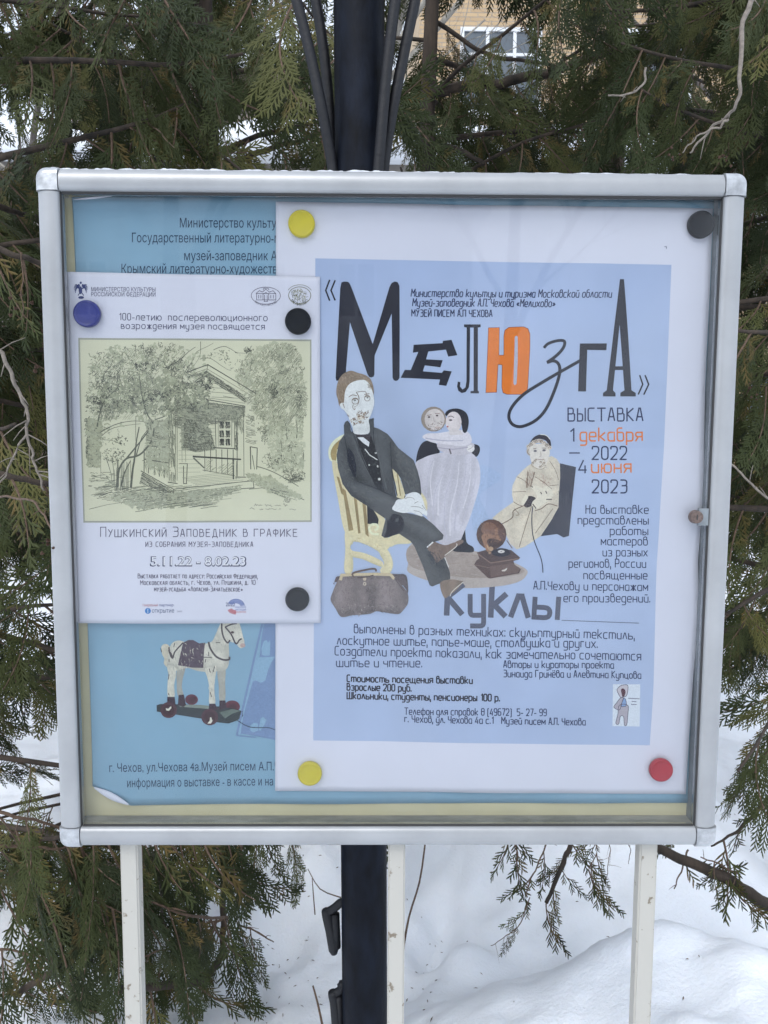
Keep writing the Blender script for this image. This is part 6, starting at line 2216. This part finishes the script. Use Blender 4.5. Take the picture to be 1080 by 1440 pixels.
# columns
pl([(237, 560), (237, 590), (238, 676)], 1.2, P1); pl([(249, 562), (249, 676)], .9, P2); pl([(236, 678), (250, 680)], 1.6, P1); pl([(246, 566), (247, 674)], .6, P3)
pl([(333, 575), (334, 670)], 1.1, P1); pl([(343, 573), (343, 670)], .9, P1); pl([(332, 572), (345, 573)], 1.5, P1); pl([(331, 671), (346, 671)], 1.4, P1)
# window
pl([(303, 588), (330, 588), (330, 632)], .9, P1, sm=False); pl([(303, 588), (304, 630)], 1.1, P1); pl([(307, 591), (327, 591)], .7, P2); pl([(307, 591), (307, 628)], .7, P2); pl([(326, 591), (326, 628)], .8, P1)
for wx, ww_ in ((309, 6.5), (317.5, 6.5)):
    for wy in (593, 605.5, 617):
        hatch([(wx, wy), (wx + ww_, wy), (wx + ww_, wy + 9.5), (wx, wy + 9.5)], .8, 1.4, P4, .8, .2, noise_on=False)
for k in range(9):
    pl([(286, 592 + k * 5), (303, 592.5 + k * 5)], .6, P3)
for k in range(6):
    pl([(251, 634 + k * 6), (282, 634 + k * 6)], .55, P3)
# railings
pl([(210, 627), (237, 629)], 1.8, P1); pl([(210, 625), (237, 627)], .6, P2)
pl([(203, 646), (237, 651)], 1.5, P1)
for x in (203, 209, 217, 224, 231):
    pl([(x, 631), (x, 664 + (x - 203) * .3)], 1.5, P1)
pl([(271, 642), (339, 646)], 2.4, P4, .2); pl([(283, 629), (331, 631)], 1.8, P1, .2)
for k in range(6):
    pl([(288 + k * 8, 632), (288 + k * 8, 663 + k * .8)], 1.1, P1)
pl([(285, 661), (330, 669)], .9, P1); pl([(272, 644), (287, 658)], 2.2, P1); pl([(328, 646), (328, 674)], 2.4, P4, .2); pl([(333, 648), (332, 674)], 1, P1)
hatch([(290, 646), (328, 648), (328, 668), (290, 660)], 2.2, 2.4, P3, .8, cover=.8)
pl([(252, 652), (263, 652), (262, 680), (258, 680), (258, 655)], 1.2, P1, sm=False)
pl([(247, 594), (247, 640)], .8, P2); pl([(255, 594), (256, 650)], .7, P2); pl([(260, 594), (261, 650)], .7, P2)
# porch deck
pl([(198, 662), (244, 688)], 1.3, P1); pl([(200, 668), (244, 696), (244, 688)], 1.0, P1, sm=False); pl([(244, 688), (300, 682), (356, 676), (357, 686), (300, 690), (246, 696)], 1.1, P1, sm=False)
hatch([(200, 664), (244, 690), (244, 697), (196, 680)], 1.1, .55, P1, .7, cover=.95, noise_on=False)
for k in range(7):
    pl([(256 + k * 3, 672 + k * 1.6), (322 + k * 4, 664 + k * 2.2)], .55, P3)
# right gate, post
pl([(352, 628), (362, 630), (361, 660)], 1.2, P1, sm=False); pl([(352, 628), (353, 660)], 1.6, P1); pl([(355, 640), (358, 660)], 1, P1)
hatch([(346, 586), (358, 584), (360, 625), (346, 626)], 1.4, .3, P2, .6, cover=.8)
pl([(347, 612), (360, 612)], .8, P1); pl([(350, 620), (362, 620)], .7, P1)
# ground shadows
for k in range(150):
    y = R_.uniform(686, 716)
    x = R_.uniform(180, 330 - (y - 686) * 1.6)
    l = R_.uniform(10, 34)
    pl([(x, y), (x + l * .5, y - l * .04 - 1), (x + l, y - l * .14)], R_.uniform(.6, 1.2), R_.choice((P1, P2, P2, P3)))
for k in range(120):
    x = R_.uniform(128, 230); y = 690 + R_.uniform(-6, 14) + (x - 128) * .04
    l = R_.uniform(6, 20)
    pl([(x, y), (x + l, y - l * R_.uniform(.05, .4))], R_.uniform(.5, 1.0), R_.choice((P1, P2, P3)))
for k in range(60):
    x = R_.uniform(345, 400); y = 668 + (x - 345) * .45 + R_.uniform(-5, 8)
    l = R_.uniform(8, 26)
    pl([(x, y), (x + l, y + l * .34)], R_.uniform(.5, 1.1), R_.choice((P2, P3, P1)))
pl([(385, 692), (410, 696), (428, 703)], 1.2, P1); pl([(350, 688), (375, 686), (385, 692)], 1, P2); pl([(362, 656), (385, 664), (420, 684)], 1.4, P2)
pl([(126, 716), (150, 710), (175, 706)], .8, P2); pl([(190, 720), (220, 714), (250, 706)], 1.0, P2)
for k in range(70):
    x = R_.uniform(124, 178); y = R_.uniform(664, 688)
    pl([(x, y), (x + R_.uniform(3, 12), y + R_.uniform(-2, 2))], .7, R_.choice((P1, P2, P3)))
# left foliage
for (cx, cy, rx, ry, n) in ((150, 520, 26, 26, 260), (190, 510, 30, 26, 320), (232, 500, 30, 22, 300), (170, 545, 44, 20, 420), (225, 540, 45, 26, 560), (262, 560, 34, 22, 380), (205, 565, 50, 18, 420), (140, 560, 20, 22, 220), (285, 545, 16, 14, 140), (255, 522, 22, 16, 180), (270, 580, 30, 12, 200)):
    scribble(cx, cy, rx, ry, n, (P1, P2, P3), 3.4, .65)
for (cx, cy, rx, ry, n) in ((138, 562, 16, 7, 90), (185, 566, 26, 6, 150), (198, 515, 12, 7, 80), (215, 558, 22, 8, 120), (240, 556, 14, 7, 80), (275, 574, 22, 8, 130), (160, 548, 12, 6, 60), (290, 540, 9, 8, 60)):
    scribble(cx, cy, rx, ry, n, (P4, P1, P1), 3.0, .9)
scribble(130, 600, 14, 30, 240, (P1, P2, P3), 3.2, .7); scribble(128, 640, 10, 16, 130, (P1, P2), 3.2, .8); scribble(160, 640, 16, 12, 110, (P1, P2, P3), 3, .7); scribble(150, 612, 22, 12, 110, (P2, P3), 3, .6); scribble(172, 618, 8, 6, 50, (P1, P4), 3, .8)
hatch([(140, 570), (170, 562), (172, 588), (142, 592)], 1.1, 1.9, P2, .7, cover=.9); scribble(155, 580, 16, 12, 90, (P1, P2), 3, .7)
# right foliage
for (cx, cy, rx, ry, n) in ((372, 500, 14, 12, 90), (400, 498, 22, 14, 170), (412, 520, 16, 18, 150), (345, 515, 22, 12, 120), (375, 530, 30, 14, 190), (400, 550, 28, 16, 220), (365, 560, 20, 14, 160), (424, 570, 8, 26, 160), (320, 500, 18, 8, 60), (350, 493, 8, 4, 40), (372, 584, 24, 14, 170), (385, 610, 26, 14, 190), (405, 640, 22, 22, 280), (385, 648, 16, 12, 160), (372, 600, 10, 16, 90), (412, 668, 18, 10, 150), (300, 498, 14, 6, 30)):
    scribble(cx, cy, rx, ry, n, (P2, P1, P3), 3.0, .6)
for (cx, cy, rx, ry, n) in ((350, 494, 6, 3, 40), (388, 552, 14, 8, 70), (392, 646, 12, 5, 70), (412, 632, 8, 8, 70), (414, 672, 14, 5, 70), (420, 560, 4, 14, 50), (386, 548, 5, 12, 60)):
    scribble(cx, cy, rx, ry, n, (P1, P4), 2.8, .75)
# trunks and branches
BR = [([(165, 685), (168, 660), (178, 645), (196, 640), (212, 622), (216, 600), (206, 580), (200, 560), (197, 540)], 3.0, P1), ([(170, 684), (176, 664), (184, 648)], 2.4, P1), ([(184, 686), (187, 660), (190, 640), (192, 622), (196, 600)], 3.2, P1), ([(178, 645), (190, 630), (206, 610), (216, 592), (232, 585), (250, 570)], 2.2, P1),
      ([(192, 640), (200, 615), (212, 600)], 1.6, P1), ([(137, 600), (142, 575), (150, 560), (165, 545), (168, 535)], 2.0, P1), ([(144, 538), (147, 525), (155, 515), (158, 505)], 1.3, P1), ([(172, 626), (160, 620), (140, 618)], 1.0, P2), ([(135, 612), (160, 598), (185, 592), (205, 594), (212, 600)], 1.3, P1), ([(130, 626), (155, 604), (180, 598), (198, 596)], 1.1, P1),
      ([(197, 540), (195, 525)], 1.4, P1), ([(206, 580), (196, 566), (190, 560)], 1.4, P1), ([(232, 518), (250, 508), (266, 494), (275, 488)], 1.4, P1), ([(256, 530), (262, 520), (272, 505), (276, 495), (290, 488), (300, 482)], 1.2, P2), ([(282, 480), (281, 500), (272, 515)], 1.0, P2), ([(300, 492), (315, 487), (328, 493), (334, 496), (345, 497)], .9, P1), ([(281, 505), (296, 504), (312, 515), (325, 522)], .9, P1),
      ([(352, 520), (354, 508), (358, 500)], 1.0, P2), ([(396, 518), (398, 505), (404, 498), (414, 494)], 1.2, P1), ([(388, 560), (382, 545), (380, 535)], 1.2, P1), ([(404, 618), (402, 600), (399, 590)], 1.2, P1), ([(417, 618), (418, 600), (416, 590)], 1.6, P1), ([(387, 615), (386, 596), (384, 580)], 1.4, P1), ([(395, 620), (397, 635)], 1.0, P1), ([(427, 636), (427, 645), (424, 655)], 1.2, P2),
      ([(150, 645), (156, 665), (158, 684)], 1.0, P1), ([(158, 642), (160, 664), (160, 684)], .9, P1), ([(142, 640), (142, 672)], .8, P1), ([(191, 585), (191, 620)], .9, P1), ([(213, 600), (222, 620), (214, 640), (200, 648)], 1.5, P1), ([(211, 488), (213, 500)], 1.0, P1), ([(190, 485), (191, 501)], 1.0, P1), ([(158, 500), (166, 508), (171, 516)], 1.0, P1)]
for P, w, c in BR:
    pl(P, w, c, .35, (1, .45))
for k in range(22):
    x = R_.uniform(160, 190); pl([(x, 690), (x + R_.uniform(-1, 3), 650 + R_.uniform(-4, 12))], .6, P1)
# signature
sx_ = 357
for row, (y, x0, x1) in enumerate(((711, 357, 406), (716.5, 351, 416))):
    x = x0; P = []
    while x < x1:
        P.append((x, y + R_.uniform(-2.0, 1.2) * (1.6 if R_.random() < .2 else .8))); x += R_.uniform(.9, 1.8)
        if R_.random() < .10:
            if len(P) > 2: a.raw(catmull(P, False, 3), .55, P1)
            P = []; x += 2
    if len(P) > 2: a.raw(catmull(P, False, 3), .55, P1)
a.raw(catmull([(399, 706), (401, 701), (402, 706), (404, 700), (405, 706), (408, 701), (407, 706), (402, 706)], False, 3), .6, P1)
a.build('pencil_drawing')
